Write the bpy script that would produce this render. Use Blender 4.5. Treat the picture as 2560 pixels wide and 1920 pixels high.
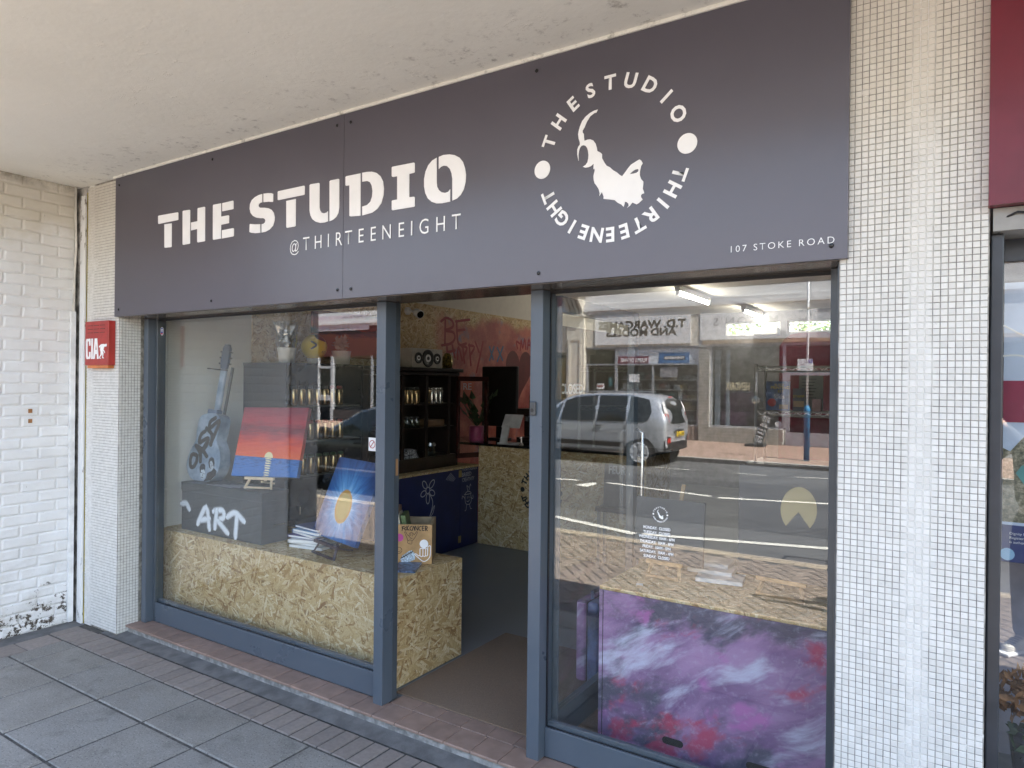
import bpy, math, random
from mathutils import Vector, Matrix, Quaternion
from mathutils.geometry import tessellate_polygon
random.seed(11)
for _o in list(bpy.data.objects): bpy.data.objects.remove(_o)
SC = bpy.context.scene
COL = SC.collection
PI = math.pi
def rad(a): return math.radians(a)
# ---------------------------------------------------------------- camera
def cam_axes(yaw, pitch, roll):
    cy, sy, cp, sp = math.cos(yaw), math.sin(yaw), math.cos(pitch), math.sin(pitch)
    f = Vector((-sy*cp, cy*cp, sp)); r = Vector((cy, sy, 0)); u = r.cross(f)
    cr, sr = math.cos(roll), math.sin(roll)
    return cr*r+sr*u, -sr*r+cr*u, f
_r, _u, _f = cam_axes(0.5728, -0.0012, 0.0109)
cd = bpy.data.cameras.new('camera'); cam = bpy.data.objects.new('camera', cd); COL.objects.link(cam)
cam.matrix_world = Matrix(((_r.x, _u.x, -_f.x, 4.8909), (_r.y, _u.y, -_f.y, -2.7149), (_r.z, _u.z, -_f.z, 1.7743), (0, 0, 0, 1)))
cd.sensor_width = 36; cd.lens = 1737.46/2560*36; cd.clip_end = 600; cd.clip_start = 0.05
SC.camera = cam
# ---------------------------------------------------------------- sky and sun
SUN_EL, SUN_DIR = rad(50), Vector((0.954, 0.299, 0)).normalized()
W = bpy.data.worlds.new('World'); SC.world = W; W.use_nodes = True
wn = W.node_tree.nodes; wl = W.node_tree.links; wn.clear()
sky = wn.new('ShaderNodeTexSky'); sky.sky_type = 'NISHITA'; sky.sun_disc = False
sky.sun_elevation = SUN_EL; sky.sun_rotation = math.atan2(SUN_DIR.x, SUN_DIR.y)
sky.air_density = 1.2; sky.dust_density = 2.0; sky.ozone_density = 1.0
bg = wn.new('ShaderNodeBackground'); bg.inputs['Strength'].default_value = 0.10
wo = wn.new('ShaderNodeOutputWorld'); wl.new(sky.outputs[0], bg.inputs[0]); wl.new(bg.outputs[0], wo.inputs[0])
sl = bpy.data.lights.new('sun', 'SUN'); sl.energy = 5.0; sl.angle = rad(0.55); sl.color = (1.0, 0.975, 0.935)
so = bpy.data.objects.new('sun', sl); COL.objects.link(so)
sdir = Vector((SUN_DIR.x*math.cos(SUN_EL), SUN_DIR.y*math.cos(SUN_EL), math.sin(SUN_EL)))
so.rotation_euler = sdir.to_track_quat('Z', 'Y').to_euler(); so.location = (8, 4, 20)
SC.view_settings.view_transform = 'Standard'; SC.view_settings.look = 'None'
SC.view_settings.gamma = 1.0; SC.view_settings.exposure = 3.0
try: SC.view_settings.use_curve_mapping = False
except Exception: pass
SC.render.engine = 'CYCLES'
cy = SC.cycles
cy.use_denoising = True
cy.max_bounces = 9; cy.diffuse_bounces = 5; cy.glossy_bounces = 5; cy.transparent_max_bounces = 14; cy.transmission_bounces = 4
cy.caustics_reflective = False; cy.caustics_refractive = False
cy.sample_clamp_indirect = 6.0
# ---------------------------------------------------------------- materials
class NT:
    def __init__(s, name):
        s.m = bpy.data.materials.new(name); s.m.use_nodes = True
        s.t = s.m.node_tree; s.t.nodes.clear()
        s.out = s.n('OutputMaterial')
    def n(s, typ, **kw):
        nd = s.t.nodes.new('ShaderNode'+typ)
        for k, v in kw.items():
            if hasattr(nd, k): setattr(nd, k, v)
        return nd
    def l(s, a, b): s.t.links.new(a, b)
    def put(s, sock, v):
        if isinstance(v, bpy.types.NodeSocket): s.l(v, sock)
        elif isinstance(v, (tuple, list)) and len(v) == 3 and sock.type == 'RGBA': sock.default_value = (*v, 1)
        else: sock.default_value = v
    def math(s, op, a, b=0.0, c=None, clamp=False):
        nd = s.n('Math', operation=op); nd.use_clamp = clamp
        s.put(nd.inputs[0], a); s.put(nd.inputs[1], b)
        if c is not None: s.put(nd.inputs[2], c)
        return nd.outputs[0]
    def mix(s, f, a, b, mode='MIX'):
        nd = s.n('Mix'); nd.data_type = 'RGBA'; nd.blend_type = mode
        s.put(nd.inputs[0], f); s.put(nd.inputs[6], a); s.put(nd.inputs[7], b)
        return nd.outputs[2]
    def ss(s, v, a, b, x=0.0, y=1.0):
        nd = s.n('MapRange'); nd.interpolation_type = 'SMOOTHSTEP'
        s.put(nd.inputs[0], v); s.put(nd.inputs[1], a); s.put(nd.inputs[2], b); s.put(nd.inputs[3], x); s.put(nd.inputs[4], y)
        return nd.outputs[0]
    def pos(s): return s.n('NewGeometry').outputs['Position']
    def uv(s): return s.n('TexCoord').outputs['UV']
    def xyz(s, v):
        nd = s.n('SeparateXYZ'); s.l(v, nd.inputs[0]); return nd.outputs
    def comb(s, x, y, z=0.0):
        nd = s.n('CombineXYZ'); s.put(nd.inputs[0], x); s.put(nd.inputs[1], y); s.put(nd.inputs[2], z); return nd.outputs[0]
    def mapping(s, v, scale=(1, 1, 1), rot=(0, 0, 0), loc=(0, 0, 0)):
        nd = s.n('Mapping'); s.l(v, nd.inputs[0])
        nd.inputs[1].default_value = loc; nd.inputs[2].default_value = rot; nd.inputs[3].default_value = scale
        return nd.outputs[0]
    def noise(s, v, scale, detail=4.0, rough=0.55, dist=0.0, col=False):
        nd = s.n('TexNoise'); s.l(v, nd.inputs['Vector'])
        s.put(nd.inputs['Scale'], scale); nd.inputs['Detail'].default_value = detail
        nd.inputs['Roughness'].default_value = rough; nd.inputs['Distortion'].default_value = dist
        return nd.outputs[1 if col else 0]
    def vor(s, v, scale, feature='F1', rnd=1.0):
        nd = s.n('TexVoronoi', feature=feature); s.l(v, nd.inputs['Vector'])
        nd.inputs['Scale'].default_value = scale
        if 'Randomness' in nd.inputs: nd.inputs['Randomness'].default_value = rnd
        return nd
    def ramp(s, v, stops):
        nd = s.n('ValToRGB'); s.l(v, nd.inputs[0]); e = nd.color_ramp.elements
        while len(e) < len(stops): e.new(0.5)
        for i, (p, c) in enumerate(stops): e[i].position = p; e[i].color = (*c, 1)
        return nd.outputs[0]
    def bump(s, h, strength=0.3, dist=0.01):
        nd = s.n('Bump'); s.l(h, nd.inputs['Height']); nd.inputs['Strength'].default_value = strength
        nd.inputs['Distance'].default_value = dist; return nd.outputs[0]
    def bsdf(s, col, rough=0.5, metal=0.0, spec=0.5, normal=None, coat=0.0, emit=None, estr=0.0, alpha=None, croughness=.08):
        b = s.n('BsdfPrincipled'); s.put(b.inputs['Base Color'], col); s.put(b.inputs['Roughness'], rough)
        s.put(b.inputs['Metallic'], metal); s.put(b.inputs['Specular IOR Level'], spec)
        b.inputs['Coat Weight'].default_value = coat; b.inputs['Coat Roughness'].default_value = croughness
        if normal is not None: s.l(normal, b.inputs['Normal'])
        if emit is not None: s.put(b.inputs['Emission Color'], emit); b.inputs['Emission Strength'].default_value = estr
        if alpha is not None: s.put(b.inputs['Alpha'], alpha)
        s.l(b.outputs[0], s.out.inputs[0]); return s.m
def M(name, col, rough=0.5, metal=0.0, spec=0.5, var=0.12, vscale=9.0, bump=0.0, bscale=80.0, coat=0.0, rvar=0.0, rand=0.0, dirt=0.0):
    t = NT(name); p = t.pos(); c = tuple(col)
    n = t.noise(p, vscale, 6)
    f = t.ss(n, 0.3, 0.72)
    dk = tuple(x*(1-var*1.6) for x in c); lt = tuple(min(1, x*(1+var)) for x in c)
    cc = t.mix(f, dk, lt)
    if rand:
        oi = t.n('ObjectInfo').outputs['Random']
        cc = t.mix(t.math('MULTIPLY', oi, rand), cc, tuple(x*0.4 for x in c))
    if dirt:
        d = t.ss(t.noise(p, 3.1, 8, .7), .55, .8)
        cc = t.mix(t.math('MULTIPLY', d, dirt), cc, (.07, .06, .05))
    nm = None
    if bump: nm = t.bump(t.noise(p, bscale, 5, .6), bump, .004)
    r = rough if not rvar else t.ss(n, .2, .8, rough-rvar, rough+rvar)
    return t.bsdf(cc, r, metal, spec, nm, coat)
# ---------------------------------------------------------------- mesh builder
class MB:
    def __init__(s): s.v = []; s.f = []; s.uv = {}
    def vert(s, p): s.v.append(tuple(p)); return len(s.v)-1
    def face(s, pts, uv=None):
        i = [s.vert(p) for p in pts]; s.f.append(i)
        if uv: s.uv[len(s.f)-1] = uv
        return s
    def box(s, x0, y0, z0, x1, y1, z1):
        if x0 > x1: x0, x1 = x1, x0
        if y0 > y1: y0, y1 = y1, y0
        if z0 > z1: z0, z1 = z1, z0
        b = len(s.v)
        s.v += [(x0,y0,z0),(x1,y0,z0),(x1,y1,z0),(x0,y1,z0),(x0,y0,z1),(x1,y0,z1),(x1,y1,z1),(x0,y1,z1)]
        for q in ((0,3,2,1),(4,5,6,7),(0,1,5,4),(1,2,6,5),(2,3,7,6),(3,0,4,7)): s.f.append([b+i for i in q])
        return s
    def obox(s, o, a, b_, c):           # corner o and three edge vectors
        o, a, b_, c = Vector(o), Vector(a), Vector(b_), Vector(c); b = len(s.v)
        s.v += [tuple(o+i*a+j*b_+k*c) for k in (0, 1) for (i, j) in ((0,0),(1,0),(1,1),(0,1))]
        fl = a.cross(b_).dot(c) < 0
        for q in ((0,3,2,1),(4,5,6,7),(0,1,5,4),(1,2,6,5),(2,3,7,6),(3,0,4,7)):
            s.f.append([b+i for i in (q[::-1] if fl else q)])
        return s
    def bar(s, p, q, w, h, up=(0, 0, 1)):  # square bar from p to q
        p, q = Vector(p), Vector(q); d = (q-p); u = Vector(up)
        a = d.cross(u)
        if a.length < 1e-6: a = d.cross(Vector((1, 0, 0)))
        a.normalize(); b = a.cross(d).normalized()
        return s.obox(p-a*w/2-b*h/2, d, a*w, b*h)
    def tube(s, pts, r, n=8, caps=True):
        pts = [Vector(p) for p in pts]; rs = r if isinstance(r, (list, tuple)) else [r]*len(pts)
        rings = []; ref = None
        for i, p in enumerate(pts):
            d = (pts[min(i+1, len(pts)-1)]-pts[max(i-1, 0)]).normalized()
            if ref is None: ref = d.orthogonal().normalized()
            ref = (ref-d*ref.dot(d)); ref = ref.normalized() if ref.length > 1e-6 else d.orthogonal().normalized()
            b = d.cross(ref)
            rings.append([s.vert(p+(ref*math.cos(2*PI*k/n)+b*math.sin(2*PI*k/n))*rs[i]) for k in range(n)])
        for a, b in zip(rings, rings[1:]):
            for k in range(n): s.f.append([a[k], a[(k+1) % n], b[(k+1) % n], b[k]])
        if caps: s.f.append(rings[0][::-1]); s.f.append(rings[-1])
        return s
    def lathe(s, prof, c, n=16, axis='Z', capb=True, capt=True):
        c = Vector(c); rings = []
        for r, h in prof:
            ring = []
            for k in range(n):
                a = 2*PI*k/n; x, y = r*math.cos(a), r*math.sin(a)
                p = {'Z': (x, y, h), 'Y': (x, h, -y), 'X': (h, x, y)}[axis]
                ring.append(s.vert(c+Vector(p)))
            rings.append(ring)
        for a, b in zip(rings, rings[1:]):
            for k in range(n): s.f.append([a[k], a[(k+1) % n], b[(k+1) % n], b[k]])
        if capb: s.f.append(rings[0][::-1])
        if capt: s.f.append(rings[-1])
        return s
    def poly(s, loops, Mx, ext=0.002):   # flat shape with holes, in plane matrix Mx (x right, y up, z out)
        loops = [[Vector((p[0], p[1], 0)) for p in lp] for lp in loops]
        flat = [p for lp in loops for p in lp]; n = len(flat)
        def ccw(lp): return sum(lp[i].x*lp[(i+1) % len(lp)].y-lp[(i+1) % len(lp)].x*lp[i].y for i in range(len(lp))) > 0
        b = len(s.v)
        s.v += [tuple(Mx @ Vector((p.x, p.y, ext))) for p in flat]
        for t in tessellate_polygon(loops):
            a, c, d = (flat[i] for i in t)
            if (c-a).cross(d-a).z < 0: t = (t[0], t[2], t[1])
            s.f.append([b+i for i in t])
        if ext:
            s.v += [tuple(Mx @ Vector((p.x, p.y, 0))) for p in flat]
            o = 0
            for li, lp in enumerate(loops):
                m = len(lp); fw = ccw(lp) == (li == 0)
                for i in range(m):
                    i0, i1 = b+o+i, b+o+(i+1) % m
                    q = [i0+n, i1+n, i1, i0]
                    s.f.append(q if fw else q[::-1])
                o += m
        return s
    def stroke(s, pts, w, Mx, lift=0.001):  # painted stroke: low ridge ribbon, uv.x runs -1..1 across
        pts = [Vector((p[0], p[1], 0)) for p in pts]
        P = []
        for i in range(len(pts)-1):
            p0, p1, p2, p3 = pts[max(i-1, 0)], pts[i], pts[i+1], pts[min(i+2, len(pts)-1)]
            for k in range(4):
                t = k/4
                P.append(0.5*((2*p1)+(p2-p0)*t+(2*p0-5*p1+4*p2-p3)*t*t+(3*p1-p0-3*p2+p3)*t**3))
        P.append(pts[-1])
        d0 = (P[1]-P[0]).normalized(); d1 = (P[-1]-P[-2]).normalized()
        P = [P[0]-d0*w*.4]+P+[P[-1]+d1*w*.4]
        lift += random.random()*.0008
        rows = []
        for i, p in enumerate(P):
            d = (P[min(i+1, len(P)-1)]-P[max(i-1, 0)]).normalized(); nn = Vector((-d.y, d.x, 0))
            ww = w/2*(.62 if i in (0, len(P)-1) else 1)
            rows.append([Mx @ (p+nn*ww+Vector((0, 0, lift*.6))), Mx @ (p+Vector((0, 0, lift))), Mx @ (p-nn*ww+Vector((0, 0, lift*.6)))])
        for i in range(len(rows)-1):
            a, b = rows[i], rows[i+1]; v0, v1 = i/(len(rows)-1), (i+1)/(len(rows)-1)
            s.face([a[0], a[1], b[1], b[0]], [(-1, v0), (0, v0), (0, v1), (-1, v1)])
            s.face([a[1], a[2], b[2], b[1]], [(0, v0), (1, v0), (1, v1), (0, v1)])
        return s
    def mesh(s, name, uvf=None):
        me = bpy.data.meshes.new(name); me.from_pydata(s.v, [], s.f); me.update()
        ul = me.uv_layers.new(name='UVMap').data
        for pi, p in enumerate(me.polygons):
            fixed = s.uv.get(pi); nx, ny, nz = (abs(c) for c in p.normal)
            for j, li in enumerate(p.loop_indices):
                co = me.vertices[me.loops[li].vertex_index].co
                if uvf: ul[li].uv = uvf(co)
                elif fixed: ul[li].uv = fixed[j]
                elif nz >= nx and nz >= ny: ul[li].uv = (co.x, co.y)
                elif ny >= nx: ul[li].uv = (co.x, co.z)
                else: ul[li].uv = (co.y, co.z)
        return me
    def build(s, name, mat, parent=None, smooth=False, bevel=0.0, seg=2, uvf=None, local=False):
        return link(name, s.mesh(name, uvf), mat, parent, smooth, bevel, seg, local)
def link(name, me, mat, parent=None, smooth=False, bevel=0.0, seg=2, local=False):
    if mat and not me.materials: me.materials.append(mat)
    o = bpy.data.objects.new(name, me); COL.objects.link(o)
    if smooth:
        for p in me.polygons: p.use_smooth = True
    if bevel:
        b = o.modifiers.new('bevel', 'BEVEL'); b.width = bevel; b.segments = seg; b.limit_method = 'ANGLE'; b.angle_limit = rad(40)
    if parent:
        o.parent = parent
        if parent.type == 'EMPTY' and not local: o.matrix_parent_inverse = parent.matrix_basis.inverted()
    return o
def tag(o, label=None, cat=None, group=None, kind=None):
    if label: o['label'] = label
    if cat: o['category'] = cat
    if group: o['group'] = group
    if kind: o['kind'] = kind
    return o
def thing(name, label, cat, loc=(0, 0, 0), rz=0.0, group=None):
    o = bpy.data.objects.new(name, None); COL.objects.link(o); o.empty_display_size = .1
    o.matrix_basis = Matrix.Translation(loc) @ Matrix.Rotation(rz, 4, 'Z')
    return tag(o, label, cat, group)
def struct(name, mb, mat, **kw):
    o = mb.build(name, mat, **kw); o['kind'] = 'structure'; return o
def copy_tree(o, parent=None):
    c = o.copy(); COL.objects.link(c)
    if parent: c.parent = parent
    for ch in [x for x in o.children]: copy_tree(ch, c)
    return c
def plane(o, right, up=(0, 0, 1)):
    x = Vector(right).normalized(); y = Vector(up).normalized(); z_ = x.cross(y)
    return Matrix(((x.x, y.x, z_.x, o[0]), (x.y, y.y, z_.y, o[1]), (x.z, y.z, z_.z, o[2]), (0, 0, 0, 1)))
def front(y, x=0, zz=0): return plane((x, y, zz), (1, 0, 0))          # faces the street (-y)
def back(y, x=0, zz=0): return plane((x, y, zz), (-1, 0, 0))          # faces +y
def right_face(x, y=0, zz=0): return plane((x, y, zz), (0, 1, 0))      # faces +x
def text(s, height, mat, parent, Mx, bold=0.0, ext=0.001, align='CENTER', name='lettering', width=None, space=1.0, shear=0.0, sx=1.0, label=None):
    cu = bpy.data.curves.new('t', 'FONT'); cu.body = s; cu.size = 1.0; cu.offset = bold; cu.align_x = align
    cu.align_y = 'BOTTOM_BASELINE'; cu.space_character = space; cu.resolution_u = 3; cu.shear = shear; cu.extrude = 0.0
    to = bpy.data.objects.new('t', cu)
    me = bpy.data.meshes.new_from_object(to)
    bpy.data.objects.remove(to); bpy.data.curves.remove(cu)
    k = height/0.70; xs = [v.co.x for v in me.vertices] or [0, 1]
    kx = k*sx
    if width: kx = width/max(1e-6, max(xs)-min(xs))
    me.transform(Mx @ Matrix.Translation((0, 0, ext)) @ Matrix.Diagonal((kx, k, 1, 1)))
    me.name = name
    o = link(name, me, mat, parent)
    if label: o['label'] = label
    return o
# ================================================================ shared materials
FZ = .063                                  # shop floor and step level
GY = .07                                   # glass plane
m_white = M('white_vinyl', (.90, .90, .90), .45, var=.02)
m_black = M('black_paint', (.012, .012, .013), .45, var=.2)
m_blackgloss = M('black_gloss', (.008, .008, .009), .12, var=.1)
m_frame = M('slate_frame_paint', (.09, .112, .14), .3, var=.02, vscale=5, rvar=.04, bump=.05, bscale=140)
m_frame_dk = M('dark_frame_paint', (.075, .09, .105), .28, var=.12, vscale=4)
m_head = M('head_gloss_paint', (.16, .13, .105), .16, var=.12, vscale=2)
m_sealant = M('black_sealant', (.01, .01, .012), .5)
m_floor = M('floor_paint', (.20, .215, .225), .38, var=.06, vscale=3, rvar=.08)
m_ceiling = M('ceiling_paint', (.74, .70, .62), .8, var=.03)
m_wallwhite = M('wall_emulsion', (.74, .73, .69), .75, var=.04, vscale=2.5)
m_chrome = M('bright_steel', (.72, .72, .72), .22, metal=1, var=.05)
m_wood = M('pine_wood', (.50, .31, .14), .5, var=.2, vscale=14)
m_palewood = M('pale_wood', (.68, .54, .36), .55, var=.12, vscale=14)
m_darkwood = M('dark_wood', (.022, .013, .010), .3, var=.3, vscale=7)
m_paper = M('paper', (.8, .8, .79), .7, var=.03)
m_red = M('alarm_red', (.42, .035, .03), .32, var=.1, vscale=12, dirt=.25)
m_burg = M('burgundy_paint', (.15, .012, .025), .35, var=.07)
m_yellowed = M('yellow_sealant', (.45, .36, .06), .6, var=.2)
def mat_osb():
    t = NT('strand_board'); uv = t.uv(); best = None; bcol = None; hh = None
    pos2 = t.mapping(uv, (1, 1, 1))
    wob = t.noise(uv, 5, 2, col=True)
    for i, (a, sx, sy) in enumerate([(.3, 62, 9), (1.25, 74, 11), (2.2, 56, 8), (2.85, 86, 14), (.85, 46, 6.5), (1.75, 66, 9)]):
        vv = t.mix(.010, t.mapping(uv, (1, 1, 1), (0, 0, a)), wob)
        v = t.vor(t.mapping(vv, (sx, sy, 1), (0, 0, 0), (i*3.7, i*1.3, 0)), 1.0)
        c = t.xyz(v.outputs['Color']); r = c[0]
        d = v.outputs['Distance']
        # flake height: random per flake, falls off at its edge
        h = t.math('SUBTRACT', r, t.math('MULTIPLY', t.ss(d, .25, .75), .75))
        col = t.ramp(c[1], [(0, (.30, .16, .06)), (.16, (.50, .33, .14)), (.5, (.63, .46, .23)), (.8, (.72, .57, .33)), (1, (.82, .71, .48))])
        if best is None: best, bcol = h, col
        else:
            g = t.math('GREATER_THAN', h, best)
            bcol = t.mix(g, bcol, col); best = t.math('MAXIMUM', h, best)
    gr = t.noise(t.mapping(uv, (1, 1, 1), (0, 0, .6)), 160, 3, .6)
    bcol = t.mix(t.ss(gr, .35, .7, 0, .4), bcol, (.30, .19, .085))
    bcol = t.mix(t.ss(best, .28, -.02, 0, .8), bcol, (.20, .115, .045))
    return t.bsdf(bcol, .55, 0, .4, t.bump(best, .35, .004))
m_osb = mat_osb()
def mat_glass(name, r0=.055, tint=(.93, .96, .95), dirt=0.0):
    t = NT(name); g = t.n('NewGeometry')
    dp = t.n('VectorMath', operation='DOT_PRODUCT'); t.l(g.outputs['Normal'], dp.inputs[0]); t.l(g.outputs['Incoming'], dp.inputs[1])
    c = t.math('SUBTRACT', 1.0, t.math('ABSOLUTE', dp.outputs['Value']), clamp=True)
    f = t.math('MULTIPLY_ADD', t.math('POWER', c, 5.0), 1-r0, r0)
    tr = t.n('BsdfTransparent'); tr.inputs[0].default_value = (*tint, 1)
    gl = t.n('BsdfGlossy'); gl.inputs['Roughness'].default_value = 0.0; gl.inputs[0].default_value = (1, 1, 1, 1)
    mx = t.n('MixShader'); t.l(f, mx.inputs[0]); t.l(tr.outputs[0], mx.inputs[1]); t.l(gl.outputs[0], mx.inputs[2])
    last = mx
    if dirt:
        df = t.n('BsdfDiffuse'); df.inputs[0].default_value = (.7, .7, .68, 1)
        m2 = t.n('MixShader'); t.l(t.math('MULTIPLY', t.ss(t.noise(g.outputs['Position'], 5, 7, .7), .45, .8), dirt), m2.inputs[0])
        t.l(mx.outputs[0], m2.inputs[1]); t.l(df.outputs[0], m2.inputs[2]); last = m2
    t.l(last.outputs[0], t.out.inputs[0]); return t.m
m_glass = mat_glass('shop_glass', .06, tint=(.985, .995, .99))
m_glass2 = mat_glass('window_glass', .045, tint=(.97, .99, .98))
def mat_spray(name, col, soft=.55):
    t = NT(name); u = t.xyz(t.uv()); p = t.pos()
    e = t.math('ABSOLUTE', u[0]); n = t.noise(p, 160, 3, .7)
    a = t.ss(t.math('ADD', e, t.math('MULTIPLY', t.math('SUBTRACT', n, .5), .5)), 1.0, 1.0-soft)
    return t.bsdf(col, .6, alpha=a)
m_spraywhite = mat_spray('white_spray', (.74, .78, .84), .75)
m_sprayred = mat_spray('red_spray', (.26, .006, .016), .15)
m_sprayblue = mat_spray('blue_spray', (.06, .13, .24), .5)
m_spraydark = mat_spray('charcoal_spray', (.028, .025, .02), .3)
m_chalk = mat_spray('white_paint_pen', (.52, .54, .58), .25)
m_ink = mat_spray('black_ink', (.02, .015, .012), .2)
# ================================================================ ground near the shop
def mat_slab():
    t = NT('slab_concrete'); p = t.pos(); oi = t.n('ObjectInfo').outputs['Random']
    n = t.noise(p, 2.2, 7, .65); fine = t.noise(p, 95, 4, .8); agg = t.vor(p, 150).outputs['Color']
    c = t.mix(t.ss(n, .3, .7), (.215, .20, .178), (.30, .283, .255))
    c = t.mix(t.math('MULTIPLY', oi, .4), c, (.24, .235, .225))
    c = t.mix(t.ss(fine, .52, .74, 0, .75), c, (.52, .50, .47))
    c = t.mix(t.ss(t.noise(p, 120, 3), .56, .68, 0, .6), c, (.06, .058, .055))
    c = t.mix(t.ss(t.noise(p, 5, 7, .75), .52, .72, 0, .55), c, (.11, .105, .095))
    c = t.mix(t.ss(t.noise(t.mapping(p, (1, 1.7, 1), (0, 0, .5)), 17, 2), .775, .79, 0, .8), c, (.72, .70, .66))
    return t.bsdf(c, .82, 0, .3, t.bump(t.noise(p, 230, 4, .7), .5, .003))
m_slab = mat_slab()
m_paver = M('brown_paver', (.285, .245, .22), .85, var=.07, vscale=40, bump=.4, bscale=190, rand=.30, dirt=.15)
m_joint = M('dark_joint', (.095, .09, .082), .95, var=.3, vscale=40, bump=.5)
m_mortar = M('grey_mortar', (.15, .148, .148), .9, var=.2, vscale=9, bump=.5, bscale=150, dirt=.35)
m_quarry = M('quarry_tile', (.31, .215, .175), .5, var=.1, vscale=14, bump=.12, bscale=120, rand=.25, dirt=.28)
m_concrete = M('step_concrete', (.30, .295, .285), .9, var=.3, vscale=22, bump=.9, bscale=70, dirt=.5)
m_herr = M('herringbone_brick', (.27, .215, .17), .8, var=.14, vscale=13, rand=.42, bump=.3, bscale=150, dirt=.15)
struct('pavement', MB().box(-30, -4.63, -.25, 25, .4, -.006), m_joint)
pav = bpy.data.objects['pavement']
def slab_piece(name, x0, y0, x1, y1, mat, g=.004, h=.006, ch=.004):
    dz = random.uniform(-.0015, .0015); b = MB(); x0 += g; y0 += g; x1 -= g; y1 -= g
    z0, z1 = -.02, dz
    v = [(x0, y0, z1-ch), (x1, y0, z1-ch), (x1, y1, z1-ch), (x0, y1, z1-ch)]
    w_ = [(x0+ch, y0+ch, z1), (x1-ch, y0+ch, z1), (x1-ch, y1-ch, z1), (x0+ch, y1-ch, z1)]
    lo = [(x0, y0, z0), (x1, y0, z0), (x1, y1, z0), (x0, y1, z0)]
    b.v = v+w_+lo
    b.f = [[4, 5, 6, 7]]+[[i, (i+1) % 4, 4+(i+1) % 4, 4+i] for i in range(4)]+[[8+i, 8+(i+1) % 4, (i+1) % 4, i] for i in range(4)]
    return b.build(name, mat, pav)
rows = [-.392, -.722, -1.172, -1.622, -1.95]
for r in range(4):
    xs = [-.2]+[.4404-.451+.451*i for i in range(0, 17)]
    for a, b in zip(xs, xs[1:]): slab_piece('slab', a, rows[r+1], b, rows[r], m_slab, .0068, ch=.006)
for i in range(78):
    x = -.13+i*.1005
    slab_piece('paver', x, -.392, x+.1005, -.19, m_paver, .0052, ch=.004)
for y in (-.40, -.61, -.82, -1.03, -1.24, -1.45, -1.66):
    slab_piece('paver', -.40, y-.21, -.2, y, m_paver, .004)
for i in range(3): slab_piece('paver', -.42+i*.097, -.392, -.42+(i+1)*.097, -.20, m_paver, .004)
struct('mortar_fillet', MB().face([(-.13, -.19, .001), (7.8, -.19, .001), (7.8, -.066, .016), (-.13, -.066, .016)]).face([(-.56, -.56, .002), (-.40, -.56, -.002), (-.40, -.16, -.002), (-.56, -.16, .004)]).face([(-.56, -1.9, .002), (-.40, -1.9, -.002), (-.40, -.56, -.002), (-.56, -.56, .002)]), m_mortar)
# herringbone bricks beyond the slabs, laid at 45 degrees
def herringbone():
    items = []; c45 = math.cos(PI/4)
    for a in range(-90, 90):
        for b in range(-90, 90):
            # unit cell of a 2:1 herringbone in grid units of .1 m
            if (a-b) % 4 == 0: w_, h_ = 2, 1
            elif (a-b) % 4 == 3: w_, h_ = 1, 2
            else: continue
            cx, cy_ = (a+w_/2)*.102, (b+h_/2)*.102
            X, Y = 2.6+(cx-cy_)*c45, -3.2+(cx+cy_)*c45
            if -4.5 < X < 7.6 and -4.46 < Y < -2.02: items.append((X, Y, w_*.102-.012, h_*.102-.012))
    items.sort(key=lambda i: (i[0]-2.9)**2*.5+(i[1]+3.6)**2)
    return items
hb = herringbone(); mesh_cache = {}
rest = MB(); Rz = Matrix.Rotation(PI/4, 4, 'Z')
def brick_mb(w_, h_):
    c = .005; b = MB()
    x, y = w_/2, h_/2
    b.v = [(-x, -y, -.02), (x, -y, -.02), (x, y, -.02), (-x, y, -.02), (-x, -y, -c), (x, -y, -c), (x, y, -c), (-x, y, -c), (-x+c, -y+c, 0), (x-c, -y+c, 0), (x-c, y-c, 0), (-x+c, y-c, 0)]
    b.f = [[i, (i+1) % 4, 4+(i+1) % 4, 4+i] for i in range(4)]+[[4+i, 4+(i+1) % 4, 8+(i+1) % 4, 8+i] for i in range(4)]+[[8, 9, 10, 11]]
    return b
for k, (X, Y, w_, h_) in enumerate(hb):
    if k < 290:
        key = (round(w_, 3), round(h_, 3))
        if key not in mesh_cache:
            mesh_cache[key] = brick_mb(w_, h_).mesh('paving_brick')
        o = link('paving_brick', mesh_cache[key], m_herr, pav)
        o.matrix_basis = Matrix.Translation((X, Y, random.uniform(-.002, .001))) @ Rz
    else:
        bm_ = brick_mb(w_, h_); n0 = len(rest.v); T = Matrix.Translation((X, Y, random.uniform(-.002, .001))) @ Rz
        rest.v += [tuple(T @ Vector(p)) for p in bm_.v]; rest.f += [[i+n0 for i in f] for f in bm_.f]
tag(rest.build('paving_bricks', m_herr, pav), kind='stuff')
m_kerbbrick = M('edge_paver', (.40, .33, .24), .85, var=.12, vscale=13, rand=.3, bump=.3)
for i in range(116):
    x = -4.5+i*.104
    slab_piece('edge_paver', x, -4.63, x+.104, -4.47, m_kerbbrick, .003)
struct('kerb', MB().box(-30, -4.66, -.3, 25, -4.632, -.003), M('kerb_stone', (.34, .30, .25), .85, bump=.3))
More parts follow.
